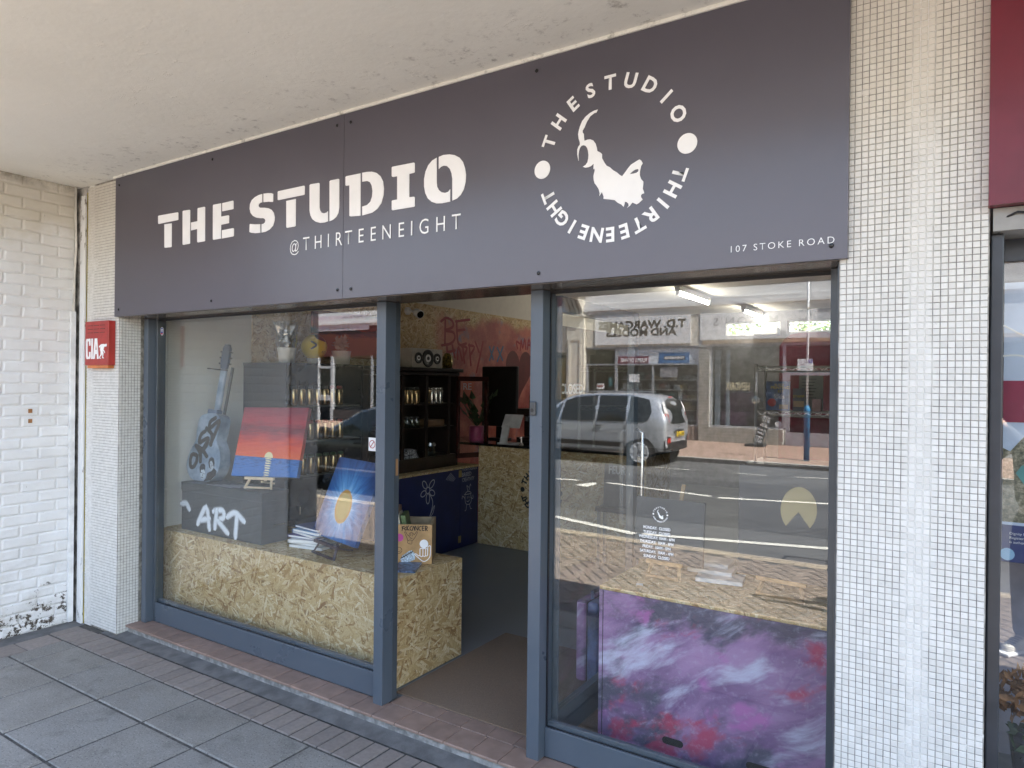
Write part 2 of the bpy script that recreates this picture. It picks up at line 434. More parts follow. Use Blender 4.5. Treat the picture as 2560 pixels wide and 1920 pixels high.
# ================================================================ soffit, shop masonry
def mat_soffit():
    t = NT('soffit_plaster'); p = t.pos(); x = t.xyz(p)
    n = t.noise(p, 1.1, 6, .6); c = t.mix(t.ss(n, .3, .7), (.765, .75, .685), (.82, .805, .74))
    fl = t.noise(t.mapping(p, (1, 2.2, 1), (0, 0, .4)), 6.5, 8, .72)
    c = t.mix(t.ss(fl, .62, .66, 0, .55), c, (.86, .83, .75))
    # soot and cobwebs collect along the wall line
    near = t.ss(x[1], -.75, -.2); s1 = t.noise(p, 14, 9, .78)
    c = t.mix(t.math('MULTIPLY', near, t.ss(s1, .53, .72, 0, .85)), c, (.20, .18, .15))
    c = t.mix(t.ss(t.noise(p, 30, 3, .6), .74, .78, 0, .8), c, (.16, .14, .12))
    h = t.math('ADD', t.noise(p, 22, 7, .65), t.math('MULTIPLY', t.ss(fl, .6, .68), .6))
    return t.bsdf(c, .85, 0, .2, t.bump(h, .35, .006))
m_soffit = mat_soffit()
struct('canopy', MB().box(-6, -1.84, 3.165, 14, .05, 3.42), m_soffit)
m_render = M('upper_render', (.55, .52, .47), .9)
t = thing('shop_building', 'upper storey of the shop block above the concrete canopy', 'building', (0, 0, 3.42))
MB().box(-14, .05, 3.18, 25, 9.3, 7.2).build('wall', m_render, t)
for x in (-4, 0, 4, 8):
    wf = MB().box(x, -.02, 4.4, x+1.6, .06, 5.9).build('window', m_white, t)
    MB().box(x+.08, -.035, 4.48, x+1.52, -.025, 5.82).build('pane', m_glass2, wf)
MB().box(-14.2, -.3, 7.2, 25.2, 9.4, 7.4).build('roof', m_concrete, t)
# painted brick wall at the left
def mat_paintbrick():
    t = NT('painted_brick'); p = t.pos(); x = t.xyz(p); oi = t.n('ObjectInfo').outputs['Random']
    n = t.noise(p, 4, 6, .6); c = t.mix(t.ss(n, .3, .7), (.74, .73, .72), (.82, .82, .82))
    # old yellowed paint high up
    hi = t.ss(t.math('ADD', x[2], t.math('MULTIPLY', t.noise(p, 3, 5), .7)), 3.05, 3.30)
    c = t.mix(t.math('MULTIPLY', hi, .45), c, (.55, .47, .31))
    hi2 = t.ss(x[2], 3.08, 3.17); c = t.mix(t.math('MULTIPLY', hi2, t.ss(t.noise(p, 12, 6, .7), .35, .65)), c, (.30, .27, .22))
    # flaked patches near the ground
    c = t.mix(t.math('MULTIPLY', t.ss(x[2], .9, .05), t.ss(t.noise(p, 7, 8, .72), .40, .70, 0, .45)), c, (.42, .39, .34))
    lo = t.ss(x[2], .75, -.05); fl = t.noise(p, 21, 9, .74)
    k = t.math('ADD', fl, t.math('MULTIPLY', lo, .27))
    c = t.mix(t.ss(k, .77, .80), c, (.085, .07, .055))
    c = t.mix(t.ss(t.noise(p, 38, 5, .7), .69, .73, 0, .6), c, (.45, .42, .38))
    sp = t.noise(t.mapping(p, (1, 1, .35)), 60, 3); c = t.mix(t.ss(sp, .74, .77, 0, .6), c, (.25, .21, .17))
    return t.bsdf(c, .62, 0, .35, t.bump(t.math('ADD', t.noise(p, 70, 6, .65), t.math('MULTIPLY', t.noise(p, 14, 4), .8)), .30, .004))
m_pb = mat_paintbrick()
bw = thing('brick_wall', 'white painted brick side wall with flaking paint left of the shop', 'wall', (-.54, -.9, 0))
MB().box(-.80, -1.62, -.05, -.5475, -.18, 3.164).build('mortar_core', m_pb, bw)
bvar = []
for k in range(8):
    b = MB(); nx, nz = 4, 3
    L, H = .2215, .0725
    us = [0, .055, .35, .65, .945, 1]; vs = [0, .16, .5, .84, 1]; nx, nz = 5, 4
    for j in range(nz+1):
        for i in range(nx+1):
            ed = i in (0, nx) or j in (0, nz)
            b.v.append((random.uniform(0, .0022)-(.0055 if ed else 0), -L/2+L*us[i]+(random.uniform(-.002, .002) if not ed else 0), -H/2+H*vs[j]+random.uniform(-.002, .002)))
    for j in range(nz):
        for i in range(nx):
            a = j*(nx+1)+i; b.f.append([a, a+1, a+nx+2, a+nx+1])
    n0 = len(b.v); rim = [i for i in range(nx+1)]+[(j+1)*(nx+1)-1 for j in range(1, nz+1)]+[nz*(nx+1)+i for i in range(nx-1, -1, -1)]+[j*(nx+1) for j in range(nz-1, 0, -1)]
    for i in rim: p_ = b.v[i]; b.v.append((-.03, p_[1], p_[2]))
    for q in range(len(rim)):
        q2 = (q+1) % len(rim); b.f.append([rim[q2], rim[q], n0+q, n0+q2])
    bvar.append(b.mesh('brick'))
nb = 0
for r in range(42):
    z_ = .037+r*.0755
    y0 = -.19-(r % 2)*.1125
    if r % 2 == 1:
        o = link('brick', random.choice(bvar), m_pb, bw, smooth=False); o.matrix_basis = Matrix.Translation((-.54, -.243, z_)) @ Matrix.Scale(.47, 4, (0, 1, 0))
    for k in range(7):
        yc = y0-.109-k*.225
        if yc < -1.56: continue
        o = link('brick', random.choice(bvar), m_pb, bw)
        o.matrix_basis = Matrix.Translation((-.54+random.uniform(-.002, .002), yc, z_+random.uniform(-.002, .002))) @ Matrix.Rotation(random.uniform(-.012, .012), 4, 'X'); nb += 1
MB().box(-.80, -1.95, -.05, -.525, -1.62, 3.164).build('end_pier', M('pier_render', (.42, .42, .42), .8), bw)
m_cable = M('cable_white', (.7, .68, .62), .5)
rust = M('rust_mark', (.35, .16, .06), .8)
for yy, zz in ((-.47, 1.545), (-.47, 1.475), (-.33, 1.53), (-.33, 1.475)):
    MB().box(-.5375, yy-.012, zz-.014, -.5345, yy+.012, zz+.014).build('fixing_patch', rust if yy < -.4 else m_paper, bw)
# cable trunking and loose cable in the corner
c = thing('cable_trunking', 'white cable trunking with loose cables in the brick corner', 'trunking', (-.53, -.19, 0))
MB().box(-.535, -.225, .01, -.51, -.19, 2.26).build('cover', M('trunking_white', (.78, .78, .77), .4, dirt=.3), c, bevel=.003)
for k, dx in enumerate((0, .012)):
    MB().tube([(-.522+dx, -.207, 2.26), (-.520+dx, -.205, 2.5), (-.505+dx*.8, -.20, 2.72), (-.512+dx, -.203, 2.95), (-.52+dx, -.2, 3.16)], .0055, 6).build('cable', m_cable, c, smooth=True)
# white timber post and yellow bead next to the tiles
def mat_flaky():
    t = NT('flaking_white_wood'); p = t.pos()
    n = t.noise(t.mapping(p, (1, 1, .22)), 42, 8, .72); up = t.ss(t.xyz(p)[2], 2.2, 3.0, 0, .08)
    lo = t.ss(t.xyz(p)[2], .4, 0, 0, .1)
    k = t.math('ADD', n, t.math('ADD', up, lo))
    c = t.mix(t.ss(k, .62, .66), (.80, .80, .79), (.30, .27, .24))
    return t.bsdf(c, .6, 0, .3, t.bump(k, .4, .004))
m_flaky = mat_flaky()
c = thing('timber_post', 'flaking white timber post between brick wall and tiled pillar', 'post', (-.47, -.15, 0))
MB().box(-.505, -.172, .0, -.44, -.12, 3.10).build('post', m_flaky, c, bevel=.003)
MB().box(-.439, -.158, .0, -.432, -.13, 3.12).build('yellow_bead', m_yellowed, c)
struct('wall_gap', MB().box(-.9, -.158, -.05, -.434, -.1, 3.164), M('grimy_gap', (.42, .40, .37), .9, var=.4, vscale=14))
# ================================================================ mosaic pillars
def mat_tile(name, warm=0.0):
    t = NT(name); p = t.pos(); x = t.xyz(p)
    cell = t.comb(t.math('SNAP', x[0], .0204), t.math('SNAP', x[1], .0204), t.math('SNAP', x[2], .0204))
    w = t.n('TexWhiteNoise'); t.l(cell, w.inputs['Vector']); r = w.outputs['Value']
    c = t.mix(r, (.66, .65, .62), (.76, .75, .72))
    c = t.mix(t.ss(t.math('ADD', x[2], t.math('MULTIPLY', t.noise(p, 2, 5), .8)), 2.2, 3.5, 0, .5), c, (.60, .54, .43))
    c = t.mix(t.ss(t.noise(p, 120, 3, .7), .66, .72, 0, .4), c, (.5, .48, .44))
    c = t.mix(t.ss(t.noise(p, 17, 8, .75), .66, .72, 0, .6), c, (.16, .13, .11))
    return t.bsdf(c, .26, 0, .5, t.bump(t.noise(p, 60, 3), .12, .003))
def mat_grout(name, cx, wd, base=(.13, .12, .105)):
    t = NT(name); p = t.pos(); x = t.xyz(p)
    ax = t.math('ABSOLUTE', t.math('SUBTRACT', t.math('ADD', x[0], t.math('MULTIPLY', t.noise(p, 5, 4), .08)), cx+.04))
    k = t.math('ADD', t.ss(ax, wd, wd*.4), t.ss(t.noise(p, 4.5, 5), .665, .70))
    c = t.mix(t.math('MINIMUM', k, 1.0), t.mix(t.ss(t.noise(p, 30, 4), .3, .7), base, tuple(q*2.2 for q in base)), (.78, .77, .74))
    return t.bsdf(c, .9, 0, .2)
def tile_geo(b, o, ex, ez, nrm, s, g):
    o, ex, ez, nrm = Vector(o), Vector(ex), Vector(ez), Vector(nrm); c = .0016; h = .0028
    a = s-g
    q0 = [o+ex*i+ez*j for i, j in ((g/2, g/2), (g/2+a, g/2), (g/2+a, g/2+a), (g/2, g/2+a))]
    q1 = [p+nrm*h*.45 for p in q0]
    q2 = [o+ex*i+ez*j+nrm*h for i, j in ((g/2+c, g/2+c), (g/2+a-c, g/2+c), (g/2+a-c, g/2+a-c), (g/2+c, g/2+a-c))]
    n = len(b.v); b.v += [tuple(p) for p in q0+q1+q2]
    for k in range(4):
        k2 = (k+1) % 4
        b.f.append([n+k, n+k2, n+4+k2, n+4+k]); b.f.append([n+4+k, n+4+k2, n+8+k2, n+8+k])
    b.f.append([n+8, n+9, n+10, n+11])
TP = .0204
m_tileR = mat_tile('mosaic_tile_ivory'); m_groutR = mat_grout('grout_dark', 4.78, .05, (.19, .18, .165))
rp = thing('tiled_pillar', 'broad ivory mosaic tiled pillar right of the slate window frame', 'pillar', (4.76, -.15, 0))
MB().box(4.545, -.154, 0, 4.962, .12, 3.164).build('grout_bed', m_groutR, rp)
cam_p = Vector((4.8909, -2.7149, 1.7743)); tl = []
nx, nz = 20, 155
for j in range(nz):
    for i in range(nx):
        x0, z0 = 4.547+i*TP*1.012, .002+j*TP
        if -.9 < (z0-1.0): pass
        ctr = Vector((x0+.01, -.156, z0+.01)); tl.append(((ctr-cam_p).length + (0 if .45 < z0 < 2.9 else 5), x0, z0))
tl.sort(); base = MB(); tile_geo(base, (0, 0, 0), (1, 0, 0), (0, 0, 1), (0, -1, 0), TP, .0019); tme = base.mesh('mosaic_tile')
rest = MB()
for k, (_, x0, z0) in enumerate(tl):
    if k < 295:
        o = link('mosaic_tile', tme, m_tileR, rp); o.matrix_basis = Matrix.Translation((x0, -.154+random.uniform(-.0004, .0003), z0))
    else: tile_geo(rest, (x0, -.154+random.uniform(-.0005, .0004), z0), (1, 0, 0), (0, 0, 1), (0, -1, 0), TP, .0019)
tag(rest.build('mosaic_tiles', m_tileR, rp), kind='stuff')
m_tileL = mat_tile('mosaic_tile_grey'); m_groutL = mat_grout('grout_mixed', -.38, .06, (.17, .16, .14))
lp = thing('tiled_pillar', 'narrow mosaic tiled pillar beside the red alarm box', 'pillar', (-.2, -.1, 0))
MB().box(-.43, -.154, 0, .011, .05, 3.164).build('grout_bed', m_groutL, lp)
rest = MB()
for j in range(154):
    for i in range(21):
        tile_geo(rest, (-.428+i*TP*1.02, -.154+random.uniform(-.0004, .0004), .012+j*TP), (1, 0, 0), (0, 0, 1), (0, -1, 0), TP, .0024)
    for i in range(7):
        tile_geo(rest, (.011+random.uniform(-.0004, .0004), -.152+i*.0213, .012+j*TP), (0, 1, 0), (0, 0, 1), (1, 0, 0), TP, .0024)
tag(rest.build('mosaic_tiles', m_tileL, lp), kind='stuff')
# red alarm box
ab = thing('alarm_box', 'red burglar alarm box lettered CIA on the tiled pillar', 'alarm box', (-.1, -.2, 2.0))
MB().box(-.342, -.21, 1.868, -.030, -.158, 2.177).build('case', m_red, ab, bevel=.006)
MB().box(-.325, -.20, 1.848, -.045, -.16, 1.8675).build('orange_base', M('orange_lens', (.65, .20, .05), .3), ab)
for r_ in range(3):
    for c_ in range(3): MB().box(-.302+c_*.082, -.2120, 2.144-r_*.025, -.238+c_*.082, -.2095, 2.1475-r_*.025).build('louvre', m_black, ab)
CIA_L=[[(-0.3217,2.0403),(-0.3129,2.0548),(-0.2618,2.0557),(-0.2573,2.0387),(-0.2579,2.0067),(-0.2788,2.0062),(-0.2806,2.0362),(-0.2956,2.0372),(-0.2991,2.0275),(-0.2974,1.9415),(-0.2935,1.9292),(-0.2791,1.929),(-0.2779,1.9627),(-0.257,1.9624),(-0.2563,1.9287),(-0.2632,1.9135),(-0.31,1.9109),(-0.3194,1.9264)],[(-0.2487,2.0553),(-0.2261,2.0554),(-0.2262,1.9126),(-0.2482,1.9119)],[(-0.2024,2.0557),(-0.1689,2.0554),(-0.1469,1.913),(-0.1673,1.9126),(-0.1726,1.9459),(-0.1926,1.9456),(-0.1996,1.9123),(-0.2215,1.9116)],[(-0.1842,2.0279),(-0.1744,1.9762),(-0.192,1.975)]]
CIA_FIG= [(-0.1427,1.9998),(-0.1169,2.0129),(-0.088,2.0143),(-0.0651,2.0118),(-0.048,2.0153),(-0.0405,2.0097),(-0.0448,1.9979),(-0.059,1.9952),(-0.0705,1.9969),(-0.0761,1.991),(-0.0845,1.9777),(-0.0699,1.9655),(-0.0622,1.9534),(-0.0696,1.952),(-0.0871,1.9673),(-0.0959,1.9734),(-0.0916,1.9598),(-0.0822,1.9507),(-0.0854,1.9358),(-0.0909,1.9238),(-0.0747,1.9177),(-0.0775,1.9147),(-0.0988,1.9155),(-0.098,1.9359),(-0.1041,1.951),(-0.1067,1.939),(-0.1268,1.9273),(-0.1296,1.9213),(-0.1138,1.9157),(-0.1207,1.9127),(-0.1393,1.9153),(-0.1395,1.9244),(-0.1213,1.9422),(-0.1205,1.9603),(-0.1289,1.9755),(-0.1252,1.9935),(-0.1224,1.9994),(-0.1367,1.9892),(-0.1426,1.9923)]
MB().poly([CIA_L[0]], front(-.2105)).poly([CIA_L[1]], front(-.2105)).poly([CIA_L[2], CIA_L[3]], front(-.2105)).build('lettering', m_white, ab)
MB().poly([CIA_FIG], front(-.2105)).build('burglar_emblem', m_white, ab)
# ================================================================ step
struct('shop_step', MB().box(.033, -.085, -.05, 4.60, .20, FZ-.016), m_concrete)
stp = bpy.data.objects['shop_step']
x = .018
while x < 4.55:
    x1 = min(x+.1565, 4.58)
    MB().box(x+.0015, -.099, FZ-.0155, x1-.0015, .056, FZ+random.uniform(-.0008, .0006)).build('tile', m_quarry, stp, bevel=.004)
    x = x1
x = 2.347
while x < 3.22:
    x1 = min(x+.1565, 3.236)
    MB().box(x+.0015, .059, FZ-.0155, x1-.0015, .163, FZ+random.uniform(-.0008, .0006)).build('tile', m_quarry, stp, bevel=.003)
    x = x1
# ================================================================ shopfront frame
sf = thing('shopfront', 'slate blue painted shopfront frame with two big windows and open door', 'shopfront', (2.3, .05, FZ))
def fr(name, x0, y0, z0, x1, y1, z1, mat=None, bevel=.003): return MB().box(x0, y0, z0, x1, y1, z1).build(name, mat or m_frame, sf, bevel=bevel)
HT = 2.1985
fr('post', .045, -.002, FZ, .097, .115, HT); fr('post', .098, .052, FZ, .122, .115, HT, m_frame_dk)
fr('post', 2.2796, 0, FZ, 2.345, .079, HT); fr('post', 2.2840, .0795, FZ, 2.3435, .118, HT, m_frame_dk)
fr('post', 3.2375, 0, FZ, 3.3028, .118, HT)
fr('post', 4.497, -.002, FZ, 4.530, .118, HT, m_frame_dk); fr('post', 4.533, -.10, FZ, 4.5445, .118, HT, m_sealant); fr('post', 4.5365, -.13, FZ, 4.552, -.101, HT, m_frame_dk)
fr('sill', .1225, .054, FZ+.001, 2.279, .118, .198); fr('sill', 3.3035, .054, FZ+.001, 4.4965, .118, .198)
for a, b in ((.1225, 2.279), (3.3035, 4.4965)):
    fr('glazing_bead', a, .0765, .1985, b, .1, .222, m_frame); fr('gasket', a, .0635, .1982, b, .0665, .2025, m_sealant, 0)
    fr('gasket', a, .0635, 2.186, b, .0765, 2.1985, m_sealant, 0)
fr('gasket', 3.3032, .0635, .203, 3.3068, .0765, 2.186, m_sealant, 0); fr('gasket', 4.4905, .0635, .203, 4.4965, .0765, 2.186, m_sealant, 0)
for a, b in ((.1225, 2.279), (3.3072, 4.49)):
    MB().box(a, .067, .203, b, .073, 2.1855).build('pane', m_glass, sf)
fr('head', .0, -.150, 2.1995, 4.5735, .13, 2.262, m_head)
fr('strike_plate', 2.3448, .088, 1.27, 2.3468, .106, 1.36, M('bare_wood_scar', (.35, .19, .09), .6), 0)
# door leaf standing open, swung inward beside the right window
dl = MB().box(3.288, .985, .075, 3.332, 1.045, 2.185).box(3.288, .122, .075, 3.332, .134, 2.185).box(3.289, .1345, .095, 3.331, .984, .245).box(3.289, .1345, 2.11, 3.331, .984, 2.184).build('door', m_frame_dk, sf, bevel=.003)
MB().box(3.307, .1345, .246, 3.313, .984, 2.109).build('door_pane', m_glass2, dl)
MB().tube([(3.335, 1.015, .95), (3.375, 1.015, .97), (3.375, 1.015, 1.5), (3.335, 1.015, 1.52)], .011, 8).build('pull_handle', m_chrome, dl, smooth=True)
MB().box(3.27, .2, 2.14, 3.287, .45, 2.18).build('door_closer', m_chrome, dl)
text('CLOSED', .046, m_white, dl, right_face(3.3135, .265, 1.728), bold=.03, width=.235, ext=.0008)
o = tag(MB().box(3.243, -.014, 1.628, 3.275, .0, 1.692).build('doorbell', M('bell_grey', (.06, .062, .066), .35), None, bevel=.008, seg=3), 'grey doorbell button screwed to the post right of the doorway', 'doorbell')
MB().lathe([(.009, -.0155), (.009, -.0142)], (3.259, 0, 1.652), 14, 'Y').build('bell_button', m_black, o)
# ================================================================ fascia sign
def mat_fascia():
    t = NT('fascia_panel'); p = t.pos(); n = t.noise(p, 3, 5)
    c = t.mix(t.ss(n, .3, .7), (.074, .067, .086), (.081, .073, .094))
    return t.bsdf(c, t.ss(n, .2, .8, .30, .35), 0, .9, t.bump(t.noise(p, 1.3, 2), .06, .02))
m_fascia = mat_fascia()
fs = thing('fascia_sign', 'dark plum fascia sign reading THE STUDIO with goat logo', 'sign', (2.28, -.17, 2.2))
FT = 3.149
MB().box(0, -.184, 2.2005, 2.2135, -.157, FT).build('sign_panel', m_fascia, fs)
MB().box(2.2155, -.1835, 2.2005, 4.5732, -.157, FT).build('sign_panel', m_fascia, fs)
MB().box(.012, -.1565, 2.264, 4.5445, -.10, FT).build('backing_frame', m_frame_dk, fs)
MB().box(-.02, -.19, FT+.001, 4.58, -.155, 3.1645).build('top_bead', m_soffit, fs)
scr = MB().lathe([(.0085, -.0035), (.0065, -.0055), (.003, -.0058), (.002, -.004)], (0, 0, 0), 10, 'Y', capb=False).mesh('screw')
for (sx_, sz_) in ((.052, 3.097), (.059, 2.248), (1.101, 3.1), (1.102, 2.249), (2.165, 3.099), (2.264, 3.098), (2.179, 2.247), (2.275, 2.246), (3.368, 3.101), (3.387, 2.241), (4.524, 2.246), (4.52, 3.1)):
    o = link('screw', scr, m_blackgloss, fs); o.location = (sx_, -.184, sz_)
TR = {'T':[[(0.5251,2.828),(0.5311,2.8312),(0.7427,2.8265),(0.7494,2.8224),(0.7502,2.7803),(0.7436,2.7777),(0.5321,2.7772),(0.526,2.7813)],[(0.5969,2.7673),(0.6782,2.7647),(0.68,2.6167),(0.6717,2.6142),(0.6082,2.6165),(0.5996,2.6197)]],
'H':[[(0.796,2.8261),(0.8057,2.8287),(0.8685,2.8264),(0.8766,2.8221),(0.8786,2.6185),(0.8722,2.6154),(0.8078,2.6152),(0.7996,2.6193)],[(0.8875,2.7452),(0.953,2.746),(0.9532,2.8227),(0.9594,2.8257),(1.0237,2.8248),(1.0299,2.8213),(1.0326,2.6183),(1.0273,2.6152),(0.9591,2.6151),(0.9528,2.619),(0.9514,2.6987),(0.8884,2.6964)]],
'E':[[(1.1088,2.8221),(1.1147,2.8259),(1.1876,2.8246),(1.1889,2.7454),(1.2589,2.745),(1.2662,2.7406),(1.2655,2.6982),(1.189,2.6967),(1.1904,2.6153),(1.1161,2.6153),(1.1108,2.619)],[(1.1993,2.8239),(1.3007,2.8253),(1.3065,2.8214),(1.3072,2.7778),(1.3015,2.7754),(1.2002,2.7756)],[(1.1991,2.6631),(1.3055,2.6638),(1.3127,2.6595),(1.3127,2.6195),(1.3063,2.6157),(1.2,2.6143)]],
'S':[[(1.5666,2.8276),(1.5346,2.8256),(1.501,2.8181),(1.4741,2.8044),(1.4594,2.7846),(1.4564,2.7588),(1.465,2.7338),(1.4858,2.7139),(1.5165,2.7003),(1.5501,2.6932),(1.5768,2.69),(1.5915,2.684),(1.5969,2.6748),(1.5938,2.6645),(1.5826,2.6585),(1.564,2.6572),(1.5648,2.61),(1.5979,2.6106),(1.6339,2.6195),(1.6628,2.6374),(1.6753,2.6635),(1.6763,2.6845),(1.6681,2.7087),(1.6484,2.7281),(1.6221,2.7399),(1.5891,2.7471),(1.5525,2.7518),(1.5391,2.7578),(1.5342,2.7662),(1.5388,2.7751),(1.5521,2.7802),(1.5674,2.7803)],[(1.5779,2.8278),(1.6142,2.8257),(1.6469,2.8207),(1.6619,2.8153),(1.6619,2.7751),(1.6574,2.7706),(1.6215,2.777),(1.5787,2.7797)],[(1.4579,2.6672),(1.4626,2.6702),(1.5036,2.6633),(1.552,2.6586),(1.5528,2.61),(1.5044,2.613),(1.4703,2.6193),(1.4565,2.6247)]],
'T2':[[(1.6998,2.8205),(1.7062,2.8239),(1.9146,2.8243),(1.9207,2.8202),(1.9202,2.7775),(1.9154,2.7748),(1.707,2.7741),(1.7005,2.7775)],[(1.7724,2.7612),(1.85,2.7616),(1.851,2.616),(1.8449,2.6126),(1.781,2.6128),(1.7747,2.6164)]],
'U':[[(1.9588,2.8196),(1.9655,2.8242),(2.0307,2.822),(2.0361,2.8176),(2.038,2.6913),(2.0429,2.6746),(2.055,2.6617),(2.0729,2.6558),(2.0925,2.658),(2.1022,2.664),(2.103,2.6104),(2.0769,2.6075),(2.0439,2.6091),(2.0104,2.6189),(1.9833,2.6359),(1.968,2.6586),(1.9608,2.6849)],[(2.1116,2.8178),(2.1193,2.8221),(2.1784,2.8214),(2.1836,2.817),(2.1858,2.6724),(2.1811,2.6461),(2.1641,2.6257),(2.1386,2.6139),(2.1148,2.6099)]],
'D':[[(2.229,2.8227),(2.2352,2.8262),(2.3356,2.8254),(2.3388,2.6112),(2.2682,2.6163),(2.2601,2.6195),(2.2577,2.7762),(2.2346,2.7774),(2.2296,2.7812)],[(2.3477,2.8266),(2.3808,2.8258),(2.4166,2.8211),(2.4462,2.8104),(2.4728,2.79),(2.4906,2.7617),(2.4968,2.7266),(2.4944,2.6927),(2.4805,2.6561),(2.4546,2.6316),(2.4196,2.6166),(2.3509,2.6111),(2.3502,2.6557),(2.3832,2.6593),(2.4057,2.6724),(2.4172,2.6969),(2.4198,2.7246),(2.4146,2.7513),(2.4025,2.7704),(2.3815,2.7805),(2.3484,2.7814)]],
'I':[[(2.547,2.8211),(2.5526,2.8244),(2.6885,2.8226),(2.694,2.8184),(2.6946,2.7761),(2.6903,2.7735),(2.6603,2.7727),(2.6619,2.6606),(2.6908,2.6591),(2.6963,2.6555),(2.6969,2.6132),(2.6915,2.611),(2.5557,2.6111),(2.55,2.6152),(2.5493,2.6577),(2.5539,2.66),(2.5849,2.6601),(2.5833,2.7732),(2.5534,2.7744),(2.5476,2.7786)]],
'O':[[(2.8279,2.8222),(2.8005,2.8133),(2.7771,2.7947),(2.7616,2.7686),(2.7531,2.7351),(2.7536,2.6981),(2.7615,2.6663),(2.7766,2.6397),(2.8005,2.6202),(2.8293,2.6091),(2.8603,2.6055),(2.9101,2.6069),(2.9093,2.6637),(2.8978,2.6533),(2.8801,2.651),(2.8596,2.6567),(2.843,2.6691),(2.8324,2.6868),(2.8295,2.7074)],[(2.8403,2.8241),(2.8675,2.8284),(2.9031,2.8252),(2.9334,2.8165),(2.9609,2.8008),(2.981,2.7777),(2.9937,2.7461),(2.999,2.7178),(2.997,2.6827),(2.9876,2.6526),(2.9707,2.6293),(2.9486,2.6153),(2.9226,2.61),(2.9213,2.7098),(2.9169,2.7344),(2.9065,2.7579),(2.8886,2.774),(2.8682,2.7789),(2.8528,2.7757),(2.8411,2.7675)]],
'goat':[[(3.6556,2.8779),(3.6397,2.8767),(3.6209,2.8713),(3.6019,2.8606),(3.5859,2.8453),(3.5758,2.8247),(3.57,2.8059),(3.5681,2.7943),(3.571,2.7764),(3.5766,2.7595),(3.5767,2.751),(3.5693,2.7435),(3.565,2.7323),(3.5652,2.7136),(3.5684,2.6971),(3.5715,2.686),(3.5714,2.694),(3.5706,2.7101),(3.5725,2.7257),(3.5774,2.7386),(3.5842,2.7454),(3.593,2.746),(3.6019,2.7418),(3.6094,2.7325),(3.6139,2.7199),(3.6162,2.7024),(3.6152,2.6867),(3.6116,2.6728),(3.6038,2.6635),(3.5911,2.6584),(3.6015,2.6533),(3.6148,2.6525),(3.6279,2.6552),(3.64,2.6637),(3.6391,2.6408),(3.6431,2.6441),(3.645,2.6346),(3.6395,2.6132),(3.6408,2.5986),(3.6448,2.5836),(3.655,2.5703),(3.6639,2.556),(3.6684,2.5397),(3.6671,2.5289),(3.6775,2.5436),(3.6857,2.5242),(3.685,2.5152),(3.7072,2.5102),(3.734,2.5035),(3.7467,2.4915),(3.7635,2.4816),(3.7719,2.4716),(3.7759,2.4813),(3.7777,2.4913),(3.7855,2.489),(3.7924,2.4817),(3.7938,2.4739),(3.7871,2.4666),(3.7993,2.4732),(3.8087,2.4841),(3.8264,2.4747),(3.8358,2.4785),(3.8517,2.4903),(3.8449,2.5),(3.8443,2.5077),(3.8488,2.5121),(3.8576,2.5134),(3.8554,2.5225),(3.8513,2.5319),(3.8537,2.5491),(3.8536,2.5592),(3.8441,2.5707),(3.8386,2.5866),(3.8392,2.5991),(3.8435,2.6211),(3.8501,2.6307),(3.8446,2.6411),(3.8378,2.6473),(3.8311,2.6459),(3.8164,2.6394),(3.8015,2.633),(3.7894,2.6209),(3.7758,2.6052),(3.7649,2.5936),(3.7538,2.6009),(3.7411,2.6131),(3.7256,2.6233),(3.7113,2.6372),(3.6971,2.6459),(3.6884,2.6577),(3.6767,2.6791),(3.6765,2.6961),(3.6678,2.7041),(3.6556,2.7114),(3.6532,2.7249),(3.6472,2.743),(3.6368,2.7571),(3.6236,2.7642),(3.6119,2.7651),(3.5972,2.7629),(3.595,2.7774),(3.5939,2.7921),(3.5885,2.7984),(3.5884,2.8064),(3.5966,2.8167),(3.6081,2.8396),(3.6225,2.8579),(3.6399,2.8667),(3.6491,2.867)],[(3.7965,2.5969),(3.8073,2.6054),(3.8194,2.6111),(3.8329,2.6115),(3.8325,2.6027),(3.825,2.5976),(3.8115,2.5964)]]}
FP = front(-.184)
def letter_obj(k, polys, parent=fs, Mx=FP, mat=m_white):
    b = MB()
    for p in polys: b.poly([p], Mx, .0022)
    return b.build('letter', mat, parent)
for k, polys in TR.items():
    if k != 'goat': letter_obj(k, polys)
MB().poly(TR['goat'], FP, .0022).build('goat_emblem', m_white, fs)
# @THIRTEENEIGHT, letter by letter along the line
LN = '@THIRTEENEIGHT'
for ch, xx in zip(LN, [1.8427,1.9378,2.0309,2.1086,2.1839,2.2562,2.3434,2.4272,2.518,2.6124,2.6795,2.7564,2.8557,2.9467]):
    text(ch, .072 if ch != '@' else .062, m_white, fs, front(-.184, xx, 2.475), bold=-.004, ext=.0022, name='letter', sx=.88)
text('107 STOKE ROAD', .0235, m_white, fs, front(-.184, 4.36, 2.2535), bold=-.006, ext=.002, width=.342, space=1.35)
CX, CZ, CR = 3.713, 2.672, .303
for word, a0, da in (('THESTUDIO', 157.7, -16.74), ('THIRTEENEIGHT', -20.1, -11.5)):
    for i, ch in enumerate(word):
        a = rad(a0+da*i)
        Mx = front(-.184, CX+CR*math.cos(a), CZ+CR*math.sin(a)) @ Matrix.Rotation(a-PI/2, 4, 'Z') @ Matrix.Translation((0, -.027, 0))
        text(ch, .056, m_white, fs, Mx, bold=.032, ext=.0022, name='letter')
for dx in (-.313, .313):
    MB().poly([[(CX+dx+.038*math.cos(q*PI/16), CZ+.004+.038*math.sin(q*PI/16)) for q in range(32)]], FP, .0022).build('logo_dot', m_white, fs)
